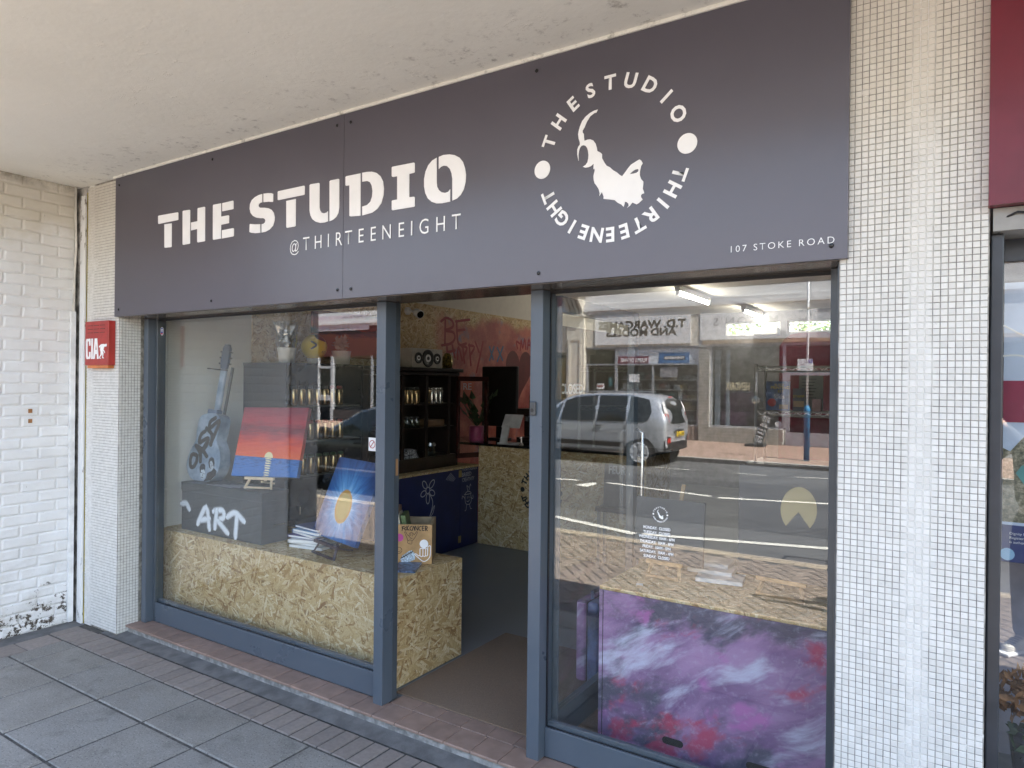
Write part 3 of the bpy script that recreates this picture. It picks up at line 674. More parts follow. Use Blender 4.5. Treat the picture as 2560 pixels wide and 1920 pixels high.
# small emblem + opening hours on the right window
st = thing('window_lettering', 'white opening hours with round goat logo on the right window', 'sticker', (3.83, GY-.004, 1.05))
GP = front(GY-.0032)
k_ = .031/.33
gl = [[((x_-CX)*k_+3.842, (z_-CZ)*k_+1.2315) for x_, z_ in lp] for lp in TR['goat']]
MB().poly(gl, GP, .0004).build('goat_emblem', m_white, st)
for word, a0, da in (('THESTUDIO', 157.7, -16.74), ('THIRTEENEIGHT', -20.1, -11.5)):
    for i, ch in enumerate(word):
        a = rad(a0+da*i)
        text(ch, .0056, m_white, st, front(GY-.0032, 3.842+.0305*math.cos(a), 1.2315+.0305*math.sin(a)) @ Matrix.Rotation(a-PI/2, 4, 'Z') @ Matrix.Translation((0, -.0028, 0)), bold=.04, ext=.0004, name='letter')
for dx in (-.0305, .0305):
    MB().poly([[(3.842+dx+.0038*math.cos(q*PI/6), 1.2315+.0038*math.sin(q*PI/6)) for q in range(12)]], GP, .0004).build('logo_dot', m_white, st)
for i, s_ in enumerate(['MONDAY:  CLOSED', 'TUESDAY:  CLOSED', 'WEDNESDAY: 10AM - 6PM', 'THURSDAY:  10AM - 8PM', 'FRIDAY:  10AM - 5PM', 'SATURDAY:  10AM - 4PM', 'SUNDAY:  CLOSED']):
    text(s_, .0118, m_white, st, front(GY-.0032, 3.827, 1.1665-i*.0201), bold=.025, ext=.0004, sx=.80)
# alarm sticker on the left window corner
so_ = thing('octagon_sticker', 'small blue and red octagonal alarm sticker in the left window corner', 'sticker', (.15, GY-.004, 2.12))
oc = lambda s_: [(.153+.019*s_*x_, 2.114+.0285*s_*y_) for x_, y_ in ((-.45, -1), (.45, -1), (1, -.55), (1, .55), (.45, 1), (-.45, 1), (-1, .55), (-1, -.55))]
MB().poly([oc(1)], GP, .0004).build('border', m_paper, so_)
MB().poly([oc(.86)], front(GY-.0037), .0003).build('blue_face', M('sticker_blue', (.04, .07, .30), .4), so_)
MB().poly([[(.145-.003, 2.092), (.164, 2.092), (.168, 2.1005), (.138, 2.1005)]], front(GY-.0041), .0003).build('red_band', M('sticker_red', (.5, .02, .03), .4), so_)
for zz in (2.122, 2.113): MB().box(.141, GY-.0046, zz, .165, GY-.0042, zz+.005).build('lettering', m_paper, so_)
o = thing('no_smoking_notice', 'white notice with a red barred circle on the left window', 'notice', (2.24, GY-.004, 1.43))
MB().box(2.165, GY-.0036, 1.395, 2.2785, GY-.0031, 1.468).build('card', m_paper, o)
MB().poly([[(2.192+.0225*math.cos(q*PI/16), 1.432+.0225*math.sin(q*PI/16)) for q in range(32)], [(2.192+.0185*math.cos(q*PI/16), 1.432+.0185*math.sin(q*PI/16)) for q in range(32)]], front(GY-.0036), .0003).build('barred_ring', m_red, o)
MB().stroke([(2.178, 1.416), (2.206, 1.448)], .005, front(GY-.0037), .0004).build('bar', m_red, o)
for i in range(5): MB().box(2.222, GY-.0041, 1.45-i*.010, 2.27-.006*(i % 3), GY-.0037, 1.4525-i*.010).build('text_line', M('print_grey', (.25, .25, .3), .6) if i == 0 else bpy.data.materials['print_grey'], o)
# ================================================================ neighbour on the right
nb_ = thing('burgundy_fascia', 'burgundy fascia board of the neighbouring shop at the right edge', 'sign', (5.8, -.2, 2.32))
MB().box(4.957, -.205, 2.32, 7.6, -.16, 3.15).build('sign_panel', m_burg, nb_)
MB().box(4.97, -.158, 2.25, 7.6, .0, 2.318).build('soffit_strip', M('grey_strip', (.33, .32, .30), .6), nb_)
n2 = thing('neighbour_window', 'dark framed window of the neighbouring shop right of the pillar', 'window', (5.6, 0, 0))
m_ndk = M('anthracite_frame', (.04, .045, .055), .3, var=.1)
MB().box(4.966, -.12, 0, 5.000, .06, 2.248).build('post', m_ndk, n2, bevel=.004)
MB().box(5.0005, .0, 2.18, 7.6, .06, 2.248).build('head', m_ndk, n2)
MB().box(5.0005, .0, 0, 7.6, .06, .42).build('sill', m_ndk, n2)
MB().box(5.0005, .02, .4205, 7.6, .026, 2.1795).build('pane', m_glass, n2)
MB().tube([(4.985, -.125, 2.25), (4.99, -.15, 2.285), (5.03, -.165, 2.30), (5.09, -.16, 2.29)], .004, 6).build('loose_cable', m_black, n2, smooth=True)
po = thing('poster', 'pale blue window poster with burgundy band and navy foot', 'poster', (5.3, .06, 1.2))
MB().box(5.01, .07, 1.33, 5.75, .075, 2.12).build('sheet', M('poster_blue', (.55, .63, .78), .5, var=.05), po)
MB().box(5.0095, .066, 1.665, 5.7505, .0695, 1.80).build('burgundy_band', M('poster_burgundy', (.30, .015, .06), .5), po)
MB().box(5.0095, .066, 1.21, 5.7505, .0695, 1.33).build('navy_foot', M('poster_navy', (.03, .045, .16), .5), po)
MB().stroke([(5.01, 1.98), (5.1, 1.93), (5.2, 1.95), (5.3, 2.05)], .006, front(.0695), .0006).stroke([(5.0, 1.88), (5.06, 1.88), (5.11, 1.84), (5.2, 1.86)], .006, front(.0695), .0006).build('white_swirl', m_paper, po)
for i, s_ in enumerate(['Dignity Funerals Ltd', 'Registered office', 'is authorised and']):
    text(s_, .008, m_paper, po, front(.0655, 5.03, 1.30-i*.014), align='LEFT', ext=.0003)
MB().lathe([(.02, 0), (.02, .001)], (5.025, .0655, 1.235), 16, 'Y').build('round_badge', M('badge_blue', (.3, .5, .7), .5), po)
m_leafdk = M('shrub_leaf', (.045, .075, .03), .6, var=.3, vscale=25)
m_leafbr = M('dried_leaf', (.28, .13, .05), .7, var=.3, vscale=25)
def leaf_cloud(n, c, r, size, squash=(1, 1, 1)):
    b = MB()
    for _ in range(n):
        d = Vector((random.gauss(0, 1), random.gauss(0, 1), random.gauss(0, 1))).normalized()*random.random()**.4
        p = Vector(c)+Vector((d.x*r*squash[0], d.y*r*squash[1], d.z*r*squash[2]))
        a = Vector((random.gauss(0, 1), random.gauss(0, 1), random.gauss(0, 1))).normalized(); q = a.orthogonal().normalized(); s_ = size*random.uniform(.6, 1.3)
        b.face([p-a*s_, p+q*s_*.45, p+a*s_, p-q*s_*.45])
    return b
def mat_posterbush():
    t = NT('poster_bush_print'); p = t.pos(); c = t.ramp(t.noise(p, 60, 5, .7), [(.35, (.05, .06, .04)), (.5, (.20, .18, .12)), (.62, (.42, .37, .28)), (.75, (.60, .55, .45))])
    return t.bsdf(c, .6)
MB().poly([[(5.0105, 1.34), (5.35, 1.34), (5.35, 1.60), (5.28, 1.645), (5.2, 1.62), (5.14, 1.65), (5.07, 1.625), (5.03, 1.57), (5.0105, 1.58)]], front(.0695), .0008).build('bush_picture', mat_posterbush(), po)
MB().poly([[(5.045, 1.50), (5.06, 1.525), (5.075, 1.53), (5.09, 1.51), (5.13, 1.505), (5.16, 1.52), (5.12, 1.47), (5.07, 1.46)]], front(.0685), .0008).build('teal_bird_picture', M('print_teal', (.10, .30, .30), .5), po)
struct('neighbour_screen', MB().box(5.0, .45, .42, 7.5, .5, 1.25), M('screen_lilac', (.30, .29, .36), .8))
fl_ = thing('white_rose', 'cream rose head among the flowers in the neighbour window', 'flowers', (5.17, .16, .8))
for k in range(4): MB().lathe([(.012+.006*k, 0), (.024+.007*k, .02), (.020+.009*k, .045-.004*k)], (5.17, .16, .80-.004*k), 10, capb=False, capt=False).build('petal_ring', M('rose_cream', (.7, .68, .52), .6) if k == 0 else bpy.data.materials['rose_cream'], fl_, smooth=True)
MB().tube([(5.17, .16, .43), (5.17, .16, .80)], .004, 6).build('stem', m_leafdk, fl_)
pl = thing('dried_bouquet', 'rust brown dried flower bouquet low in the neighbour window', 'flowers', (5.1, .2, .45))
MB().lathe([(.06, .425), (.08, .60), (.06, .62)], (5.12, .2, 0), 14).build('vase', M('vase_dark', (.05, .05, .06), .3), pl)
tag(leaf_cloud(420, (5.12, .2, .74), .13, .022, (1, .7, .8)).build('dried_heads', m_leafbr, pl), kind='stuff')
tag(leaf_cloud(260, (5.16, .18, .6), .13, .025, (1, .7, .5)).build('foliage', m_leafdk, pl), kind='stuff')
tag(MB().box(4.99, .12, .30, 7.5, 1.0, .42).build('display_ledge', M('ledge_grey', (.22, .22, .23), .5)), 'grey display ledge inside the neighbour window', 'ledge')
struct('neighbour_back_wall', MB().box(4.97, 1.6, 0, 9, 1.7, 3.1), M('neighbour_wall', (.22, .2, .23), .8))
# ================================================================ shop interior: setting
struct('shop_floor', MB().box(-.12, .165, -.05, 4.9, 9.2, FZ-.004), m_floor)
struct('interior_ceiling', MB().box(-.4, .10, 3.0, 5.0, 9.3, 3.10), m_ceiling)
struct('ceiling_upstand', MB().box(-.3, .10, 2.262, 4.9, .16, 2.9995), m_ceiling)
def mat_leftwall():
    t = NT('sprayed_strand_board'); p = t.pos(); x = t.xyz(p); base = m_osb
    return t
wl_ = MB().box(-.3, .10, -.05, -.112, 1.0, 2.9995)
struct('interior_wall_white', wl_, m_wallwhite)
struct('interior_wall_upper', MB().box(-.3, 1.0005, 2.64, -.112, 9.2, 2.9995), m_ceiling)
for k, (a, b) in enumerate(((1.0005, 2.2), (2.203, 3.42), (3.423, 4.64), (4.643, 5.86), (5.863, 7.2), (7.203, 9.19))):
    pass
def mat_sprayboard():
    m = m_osb.copy(); m.name = 'sprayed_board_shaded_rear'; nt = m.node_tree; N = nt.nodes; L = nt.links
    bs = [n for n in N if n.type == 'BSDF_PRINCIPLED'][0]; src = bs.inputs['Base Color'].links[0].from_socket
    t = NT.__new__(NT); t.m = m; t.t = nt; t.out = None
    p = t.pos(); x = t.xyz(p)
    n1 = t.noise(p, 1.6, 4, .6); n2 = t.noise(t.mapping(p, (1, 1, 1), (0, 0, 0), (5, 3, 1)), 2.6, 4, .6); n3 = t.noise(t.mapping(p, (1, 1, 1), (0, 0, 0), (9, 1, 4)), 3.4, 4, .6)
    c = t.mix(t.ss(n2, .38, .62), (.30, .05, .05), (.50, .15, .12))
    c = t.mix(t.ss(n3, .56, .68, 0, .8), c, (.13, .17, .27))
    c = t.mix(t.ss(n1, .58, .70, 0, .75), c, (.46, .07, .03))
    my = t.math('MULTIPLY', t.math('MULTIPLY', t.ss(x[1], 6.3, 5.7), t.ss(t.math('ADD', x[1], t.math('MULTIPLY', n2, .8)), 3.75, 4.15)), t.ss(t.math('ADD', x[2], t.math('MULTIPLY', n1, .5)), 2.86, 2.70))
    L.new(t.mix(t.math('MULTIPLY', t.ss(x[1], 5.75, 6.1), .96), t.mix(t.math('MULTIPLY', my, .93), src, c), (.055, .045, .04)), bs.inputs['Base Color'])  # rear stretch darkened in the colour, standing in for the dim shop interior
    return m
m_sprayboard = mat_sprayboard()
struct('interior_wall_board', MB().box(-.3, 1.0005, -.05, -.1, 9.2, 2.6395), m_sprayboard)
board = bpy.data.objects['interior_wall_board']
# lettering sprayed on the board wall
WF = right_face(-.1)
BE = [[(3.591,2.492),(3.588,2.202)],[(3.512,2.47),(3.607,2.518),(3.721,2.492),(3.731,2.422),(3.593,2.372),(3.74,2.362),(3.774,2.293),(3.693,2.227),(3.532,2.199)],[(3.805,2.479),(3.843,2.235),(3.997,2.244)],[(3.788,2.493),(4.062,2.536)],[(3.823,2.388),(3.959,2.408)],[(3.628,2.184),(3.638,2.074)],[(3.726,2.209),(3.778,2.069)],[(3.638,2.124),(3.777,2.15)],[(3.829,2.05),(3.843,2.194),(3.923,2.043)],[(3.928,2.219),(3.966,2.013)],[(3.911,2.208),(4.015,2.192),(3.965,2.107)],[(4.058,2.236),(4.098,1.986)],[(4.05,2.226),(4.166,2.21),(4.087,2.112)],[(4.183,2.275),(4.267,2.151)],[(4.348,2.284),(4.217,1.904)]]
b = MB()
for s_ in BE: b.stroke(s_, .034, WF)
b.build('be_happy_lettering', m_sprayred, board)
b = MB()
for s_ in [[(4.492,2.226),(4.572,2.076)],[(4.589,2.231),(4.495,2.062)],[(4.668,2.224),(4.791,2.072)],[(4.798,2.242),(4.671,2.057)]]: b.stroke(s_, .04, WF)
b.build('crosses', m_sprayblue, board)
b = MB()
for s_ in [[(5.15,2.24),(5.12,2.33),(5.2,2.31)],[(5.22,2.22),(5.24,2.36),(5.28,2.25),(5.33,2.38),(5.36,2.24)],[(5.4,2.24),(5.44,2.38),(5.5,2.25)],[(5.41,2.30),(5.49,2.30)]]: b.stroke(s_, .03, WF)
b.build('awe_lettering', m_sprayred, board)
hr = [(5.2+.30*1.1*(math.sin(a)**3), 1.93+.021*1.1*(13*math.cos(a)-5*math.cos(2*a)-2*math.cos(3*a)-math.cos(4*a))) for a in [2*PI*i/40 for i in range(40)]]
MB().poly([hr], WF, .0006).build('painted_heart', M('heart_red', (.13, .02, .02), .6), board)
struct('back_wall', MB().box(-.3, 9.1, -.05, 1.55, 9.25, 2.9995).box(1.5505, 9.1, -.05, 2.43, 9.25, 2.61).box(2.4305, 9.1, -.05, 2.54, 9.25, 2.9995).box(2.5405, 9.1, -.05, 3.20, 9.25, 2.64).box(3.2005, 9.1, -.05, 4.9, 9.25, 2.9995).box(1.551, 9.1, 2.83, 2.4295, 9.25, 2.9995).box(2.541, 9.1, 2.83, 3.1995, 9.25, 2.9995), M('back_wall_grey', (.22, .22, .23), .8))
struct('interior_wall_right', MB().box(4.75, .13, -.05, 4.9, 9.1, 2.9995), M('grey_wall', (.16, .16, .17), .8))
for (a, b) in ((1.5515, 2.429), (2.5415, 3.199)):
    z0 = 2.611 if a < 2 else 2.641
    w_ = thing('high_window', 'high back window %s with leaves behind it' % ('left of the pair' if a < 2 else 'right of the pair'), 'window', ((a+b)/2, 9.15, z0))
    MB().box(a, 9.14, z0, b, 9.18, z0+.022).box(a, 9.14, 2.807, b, 9.18, 2.829).box(a, 9.14, z0+.0225, a+.02, 9.18, 2.8065).box(b-.02, 9.14, z0+.0225, b, 9.18, 2.8065).build('frame', m_paper, w_)
    MB().box(a+.0205, 9.155, z0+.11, b-.0205, 9.165, z0+.116).build('glazing_bar', m_frame_dk, w_)
    MB().box(a+.0205, 9.158, z0+.023, b-.0205, 9.161, 2.8065).build('pane', m_glass2, w_)
ac = thing('heater_unit', 'white wall heater unit below the high back windows', 'heater', (2.25, 9.0, 2.6))
MB().box(2.05, 8.9, 2.60, 2.43, 9.098, 2.715).build('case', m_paper, ac, bevel=.02)
MB().box(2.15, 8.897, 2.64, 2.32, 8.8995, 2.648).build('grille', m_black, ac)
tr = thing('tree', 'sunlit leafy tree outside the high back windows', 'tree', (2.5, 15.5, 0))
MB().tube([(2.5, 15.5, -.2), (2.5, 15.4, 2), (2.7, 15.5, 3.6)], [.16, .12, .05], 8).tube([(2.5, 15.4, 1.7), (1.6, 15.3, 3.3)], [.07, .03], 6).tube([(2.5, 15.4, 1.8), (3.6, 15.2, 3.3)], [.07, .03], 6).build('trunk', M('bark', (.12, .09, .06), .9), tr)
lf = M('tree_leaf', (.16, .26, .035), .5, var=.4, vscale=3)
cl_ = MB()
for c_ in [(.5, 15.5, 3.1), (1.6, 15.3, 3.6), (2.6, 15.6, 3.2), (3.6, 15.2, 3.7), (4.4, 15.5, 3.0), (2.0, 15.0, 2.6), (3.2, 15, 2.6), (-.6, 15.6, 3.3), (5.3, 15.6, 3.4), (2.5, 15.5, 4.4)]:
    q = leaf_cloud(330, c_, .75, .075); n0 = len(cl_.v); cl_.v += q.v; cl_.f += [[i+n0 for i in f] for f in q.f]
tag(cl_.build('crown', lf, tr), kind='stuff')
struct('yard_ground', MB().box(-30, 9.3, -.3, 30, 60, -.05), m_joint)
# fluorescent tubes (lit in the photograph)
def mat_emit(name, col, s_):
    t = NT(name); e = t.n('Emission'); e.inputs[0].default_value = (*col, 1); e.inputs[1].default_value = s_
    t.l(e.outputs[0], t.out.inputs[0]); return t.m
m_tube = mat_emit('lit_tube', (1.0, .94, .82), 9.0)
for k, (x_, y_, lab) in enumerate(((1.97, 5.55, 'lit fluorescent tube light nearest the shop window'), (2.13, 8.0, 'lit fluorescent tube light nearest the high back windows'))):
    f_ = thing('tube_light', lab, 'ceiling light', (x_, y_+.6, 2.9), group='fluorescent tube lights on the shop ceiling')
    MB().box(x_-.035, y_-.02, 2.925, x_+.035, y_+1.22, 2.975).build('batten', m_paper, f_); MB().box(x_-.015, y_+.1, 2.9755, x_+.015, y_+1.1, 2.9995).build('mount', m_paper, f_)
    MB().tube([(x_, y_, 2.9), (x_, y_+1.2, 2.9)], .019, 10).build('tube', m_tube, f_, smooth=True)
    for yy in (y_-.02, y_+1.2): MB().box(x_-.022, yy, 2.878, x_+.022, yy+.019, 2.9245).build('lampholder', m_paper, f_)
tag(MB().box(2.43, 9.06, .5, 3.2, 9.098, 2.42).poly([[(2.43, 2.4205), (3.2, 2.4205), (3.2, 2.60), (3.1, 2.63), (2.75, 2.63), (2.6, 2.60), (2.5, 2.53)]], front(9.098), .038).build('mural_panel', M('mural_maroon', (.13, .013, .03), .6)), 'maroon round topped mural panel on the back wall', 'mural')
# pipes on the white wall
for k, (y_, r_, lab) in enumerate(((.19, .012, 'thin white wall pipe nearest the window frame'), (.245, .014, 'thicker white wall pipe beside the guitar'))):
    o = thing('wall_pipe', lab, 'pipe', (-.09, y_, FZ), group='white pipes in the window corner')
    MB().tube([(-.092, y_, FZ), (-.092, y_, 2.99)], r_, 8).build('pipe', m_wallwhite, o, smooth=True)
    for z_ in (.95, 1.4, 1.9): MB().box(-.111, y_-.02, z_, -.074, y_+.02, z_+.012).build('bracket', m_wallwhite, o)
# ================================================================ counters, bar, cabinets
t = thing('window_plinth', 'strand board display plinth filling the base of the left window', 'plinth', (1.1, .5, FZ))
MB().box(-.10, .2, FZ, 2.265, .219, .652).build('front_panel', m_osb, t)
MB().box(2.246, .2195, FZ, 2.265, .80, .652).build('end_panel', m_osb, t)
MB().box(-.10, .2, .6525, 2.265, .80, .672).build('top_panel', m_osb, t, bevel=.0015)
m_navy = M('navy_paint', (.012, .02, .095), .38, var=.1)
t = thing('blue_counter', 'navy blue low counter with chalk drawings along the left wall', 'counter', (.2, 2.4, FZ))
MB().box(-.10, 1.79, FZ, .552, 3.332, .885).build('carcass', m_navy, t)
for a, b in ((1.80, 2.05), (2.056, 3.012), (3.016, 3.332)): MB().box(.5525, a, FZ+.01, .573, b, .884).build('door_panel', m_navy, t, bevel=.002)
MB().box(-.10, 1.79, .8855, .583, 3.332, .905).build('worktop', m_osb, t)
CF = right_face(.5735)
b = MB()
cx_, cz_ = 2.498, .728
def petal(a, L, w_): 
    P = []
    for k in range(13):
        u = k/12*2*PI; r_ = L/2*(1-math.cos(u))
        P.append((cx_+math.cos(a)*(.03+r_)-math.sin(a)*w_*math.sin(u), cz_+math.sin(a)*(.03+r_)+math.cos(a)*w_*math.sin(u)))
    return P
for a, L in ((2.25, .09), (.75, .10), (3.5, .08), (-.45, .085), (-1.55, .10)): b.stroke(petal(a, L, .026), .010, CF)
b.stroke([(cx_+.03*math.cos(q*PI/6), cz_+.03*math.sin(q*PI/6)) for q in range(13)], .009, CF)
b.stroke([(2.525, .69), (2.57, .62), (2.566, .55), (2.515, .44)], .010, CF).stroke([(2.53, .47), (2.60, .57), (2.58, .50), (2.53, .46)], .008, CF)
b.build('flower_drawing', m_chalk, t)
text("TODAY'S AGENDA", .022, m_chalk.copy() if False else M('pen_white', (.5, .52, .56), .6), t, right_face(.5738, 3.176, .858), width=.262, bold=-.01, ext=.0005)
text('BREED', .042, bpy.data.materials['pen_white'], t, right_face(.5738, 3.125, .80), width=.16, bold=-.006, ext=.0005)
text('CREATIVITY', .040, bpy.data.materials['pen_white'], t, right_face(.5738, 3.155, .747), width=.21, bold=-.006, ext=.0005)
b = MB()
for s_ in [[(3.10, .60), (3.11, .52), (3.17, .50), (3.21, .53), (3.20, .61)], [(3.09, .61), (3.15, .64), (3.21, .61), (3.09, .61)], [(3.15, .64), (3.13, .70), (3.16, .68)], [(3.17, .65), (3.19, .71), (3.20, .69)], [(3.10, .57), (3.06, .60), (3.05, .57)], [(3.20, .57), (3.24, .55), (3.24, .59)], [(3.13, .50), (3.12, .45), (3.10, .44)], [(3.18, .50), (3.20, .45), (3.22, .45)], [(3.14, .585), (3.14, .565)], [(3.17, .585), (3.17, .565)], [(3.13, .54), (3.155, .53), (3.18, .545)]]: b.stroke(s_, .006, CF)
for i in range(6): b.stroke([(2.78+i*.022, .80-i*.006), (2.86+i*.014, .86-i*.012)], .005, CF)
b.build('pen_doodles', m_chalk, t)
for z_ in (.835, .16): MB().box(.573, 2.99, z_-.035, .577, 3.035, z_+.035).build('hinge', M('brass', (.35, .28, .12), .4, metal=.8) if z_ > .5 else bpy.data.materials['brass'], t)
t = thing('bar_counter', 'strand board bar counter with black round logo facing the door', 'counter', (1.5, 3.6, FZ))
MB().box(.5765, 3.335, FZ, 2.47, 3.355, 1.105).build('front_panel', m_osb, t)
MB().box(2.45, 3.3555, FZ, 2.47, 3.95, 1.105).build('end_panel', m_osb, t)
MB().box(-.09, 3.322, 1.1055, 2.49, 3.98, 1.132).build('bar_top', m_blackgloss, t, bevel=.003)
BF = front(3.335); BX, BZ, BR_ = 1.352, .684, .215
for word, a0, da in (('THESTUDIO', 157.7, -16.74), ('THIRTEENEIGHT', -20.1, -11.5)):
    for i, ch in enumerate(word):
        a = rad(a0+da*i)
        text(ch, .058, m_black, t, front(3.335, BX+BR_*math.cos(a), BZ+BR_*math.sin(a)) @ Matrix.Rotation(a-PI/2, 4, 'Z') @ Matrix.Translation((0, -.029, 0)), bold=.05, ext=.001, name='letter')
for dx in (-.237, .237): MB().poly([[(BX+dx*.93+.026*math.cos(q*PI/10), BZ+.003+.026*math.sin(q*PI/10)) for q in range(20)]], BF, .001).build('logo_dot', m_black, t)
MB().poly([[((x_-CX)*.70+BX, (z_-CZ)*.70+BZ) for x_, z_ in lp] for lp in TR['goat']], BF, .001).build('goat_emblem', m_black, t)
# black can cabinet in the left window
def can_proto(body, label_col, h, r):
    root = thing('spray_can', 'x', 'can')
    MB().lathe([(r*.92, 0), (r, .006), (r, h*.82), (r*.9, h*.86)], (0, 0, 0), 14).build('body', body, root, smooth=True, local=True)
    MB().lathe([(r*.82, h*.861), (r*.82, h*.97), (r*.6, h)], (0, 0, 0), 14).build('cap', label_col, root, smooth=True, local=True)
    o = text('GOLD', r*.75, m_black, root, Matrix.Rotation(PI/2, 4, 'Z') @ Matrix.Identity(4), ext=.0) if False else None
    return root
m_gold = M('gold_tin', (.50, .36, .19), .25, metal=.95, var=.1); m_silver = M('silver_tin', (.72, .70, .66), .25, metal=.95, var=.08)
m_capdk = M('cap_dark', (.05, .05, .05), .4); m_capred = M('cap_red', (.28, .02, .02), .4); m_capgreen = M('cap_green', (.05, .11, .04), .4)
t = thing('can_cabinet', 'tall black cabinet of spray cans behind the sunset painting', 'cabinet', (.15, 1.35, FZ))
m_cab = M('cabinet_black', (.014, .016, .02), .22, var=.15)
MB().box(-.095, .915, FZ, .43, .935, 1.90).build('side_panel', m_cab, t); MB().box(-.095, 1.74, FZ, .43, 1.76, 1.90).build('side_panel', m_cab, t)
MB().box(-.095, .91, 1.9005, .44, 1.765, 1.92).build('top_panel', m_cab, t); MB().box(-.095, .9355, FZ, -.08, 1.7395, 1.90).build('back_panel', m_cab, t)
MB().box(-.079, .936, FZ, .40, 1.739, .99).build('base', m_cab, t)
for za, zb in ((FZ+.02, .36), (.368, .66), (.668, .985)): MB().box(.4005, .94, za, .428, 1.736, zb).build('drawer', m_cab, t, bevel=.003)
for z_ in (1.005, 1.285, 1.571): MB().box(-.0795, .936, z_-.012 if z_ > 1.1 else .9905, .415, 1.739, z_).build('shelf', M('shelf_edge', (.16, .15, .13), .4) if z_ < 1.1 else bpy.data.materials['shelf_edge'], t)
MB().tube([(.428, 1.05, .70), (.455, 1.05, .705), (.455, 1.05, .765), (.428, 1.05, .77)], .005, 6).build('handle', m_chrome, t)
ORD = ['first', 'second', 'third', 'fourth', 'fifth', 'sixth', 'seventh']
LBL = MB().box(0, 0, 0, 1, 1, 1)
def can(x_, y_, z_, mats, lab, grp, r=.031, h=.165, word='GOLD'):
    o = thing('spray_can', lab, 'spray can', (x_, y_, z_), group=grp)
    key = (mats[0].name, mats[1].name, r, h)
    if key not in mesh_cache:
        a = MB().lathe([(r*.93, 0), (r, .005), (r, h*.80), (r*.88, h*.85)], (0, 0, 0), 14).mesh('can_body'); a.materials.append(mats[0])
        c_ = MB().lathe([(r*.80, h*.851), (r*.80, h*.965), (r*.6, h)], (0, 0, 0), 14).mesh('can_cap'); c_.materials.append(mats[1])
        to = text(word, r*.62, m_black, None, Matrix.Translation((r*1.01, .004, h*.12)) @ Matrix(((0, 0, 1, 0), (0, -1, 0, 0), (1, 0, 0, 0), (0, 0, 0, 1))) @ Matrix.Identity(4), align='LEFT', ext=.0, width=h*.5)
        mesh_cache[key] = (a, c_, to.data); bpy.data.objects.remove(to)
        for me in (a, c_):
            for p in me.polygons: p.use_smooth = True
    a, c_, l_ = mesh_cache[key]
    link('can_body', a, None, o, local=True); link('can_cap', c_, None, o, local=True); link('lettering', l_, None, o, local=True)
    return o
for lev, (z_, caps, nm) in enumerate(((1.571, (m_capdk, m_capdk, m_capdk, m_capdk, m_capdk, m_capred, m_capred), 'top'), (1.285, (m_capred,)*7, 'middle'), (1.005, (m_capgreen,)*7, 'bottom'))):
    for k in range(7):
        can(.375, 1.04+k*.082+lev*.01, z_, (m_gold, caps[k]), 'gold spray can, %s from the window, on the %s shelf of the black can cabinet' % (ORD[k], nm), 'gold cans on the %s shelf of the can cabinet' % nm)
# dark glazed display cabinet on the blue counter
t = thing('display_cabinet', 'dark wooden glazed cabinet with open door on the blue counter', 'cabinet', (.2, 2.5, .905))
MB().box(-.095, 1.80, .9055, .45, 1.83, 1.84).build('side_panel', m_darkwood, t); MB().box(-.095, 3.10, .9055, .45, 3.13, 1.84).build('side_panel', m_darkwood, t)
MB().box(-.095, 1.8305, .9055, -.075, 3.0995, 1.84).build('back_panel', m_darkwood, t)
MB().box(-.095, 1.79, 1.8405, .46, 3.14, 1.88).box(-.095, 1.76, 1.8805, .49, 3.17, 1.917).build('cornice', m_darkwood, t, bevel=.006)
MB().box(-.074, 1.8305, .9055, .45, 3.0995, 1.03).build('plinth', m_darkwood, t)
for z_ in (1.325, 1.56): MB().box(-.074, 1.831, z_-.014, .43, 3.0985, z_).build('shelf', m_darkwood, t)
for y_ in (2.27, 2.62, 2.98): MB().box(.4305, y_-.02, 1.031, .45, y_+.02, 1.8395).build('stile', m_darkwood, t)
d_ = MB().bar((.455, 3.10, 1.005), (.60, 3.46, 1.005), .03, .05).bar((.455, 3.10, 1.815), (.60, 3.46, 1.815), .03, .05).bar((.462, 3.115, 1.03), (.462, 3.115, 1.79), .03, .03).bar((.592, 3.445, 1.03), (.592, 3.445, 1.79), .03, .04, (1, 0, 0)).build('door', M('door_mahogany', (.05, .014, .012), .25), t)
MB().obox((.462, 3.118, 1.03), (.128, .32, 0), (.004, -.002, 0), (0, 0, .76)).build('door_pane', m_glass2, d_)
text('RE', .07, bpy.data.materials['pen_white'], d_, plane((.512, 3.2, 1.70), (.37, .93, 0)), ext=.004)
for k in range(4): can(.39, 2.33+k*.068, 1.56, (m_gold, m_capdk), 'gold can, %s from the window, on the upper shelf of the dark glazed cabinet' % ORD[k], 'gold cans in the dark glazed cabinet', word='SPRAY')
for k in range(4): can(.39, 2.70+k*.068, 1.56, (m_silver if k else m_gold, m_silver), 'silver can, %s after the lone gold one, on the dark cabinet upper shelf' % ORD[k-1] if k else 'lone gold can at the start of the silver row', 'silver cans in the dark glazed cabinet' if k else None, word='SPRAY')
m_jar = mat_glass('jar_glass', .12, (.75, .85, .82))
for k in range(4):
    o = thing('glass_jar', 'clear glass jar, %s from the window, on the dark cabinet middle shelf' % ORD[k], 'jar', (.39, 2.33+k*.07, 1.325), group='glass jars on the dark cabinet shelf')
    MB().lathe([(.027, 0), (.028, .07), (.022, .09), (.022, .10)], (.39, 2.33+k*.07, 1.325), 12).build('glass', m_jar, o, smooth=True)
    MB().lathe([(.023, .1005), (.023, .112)], (.39, 2.33+k*.07, 1.325), 12).build('lid', m_capdk, o)
tag(MB().box(.2, 2.68, 1.3255, .42, 2.94, 1.395).build('wooden_box', M('box_wood', (.16, .085, .04), .5), bevel=.004), 'small brown wooden box on the dark cabinet middle shelf', 'box')
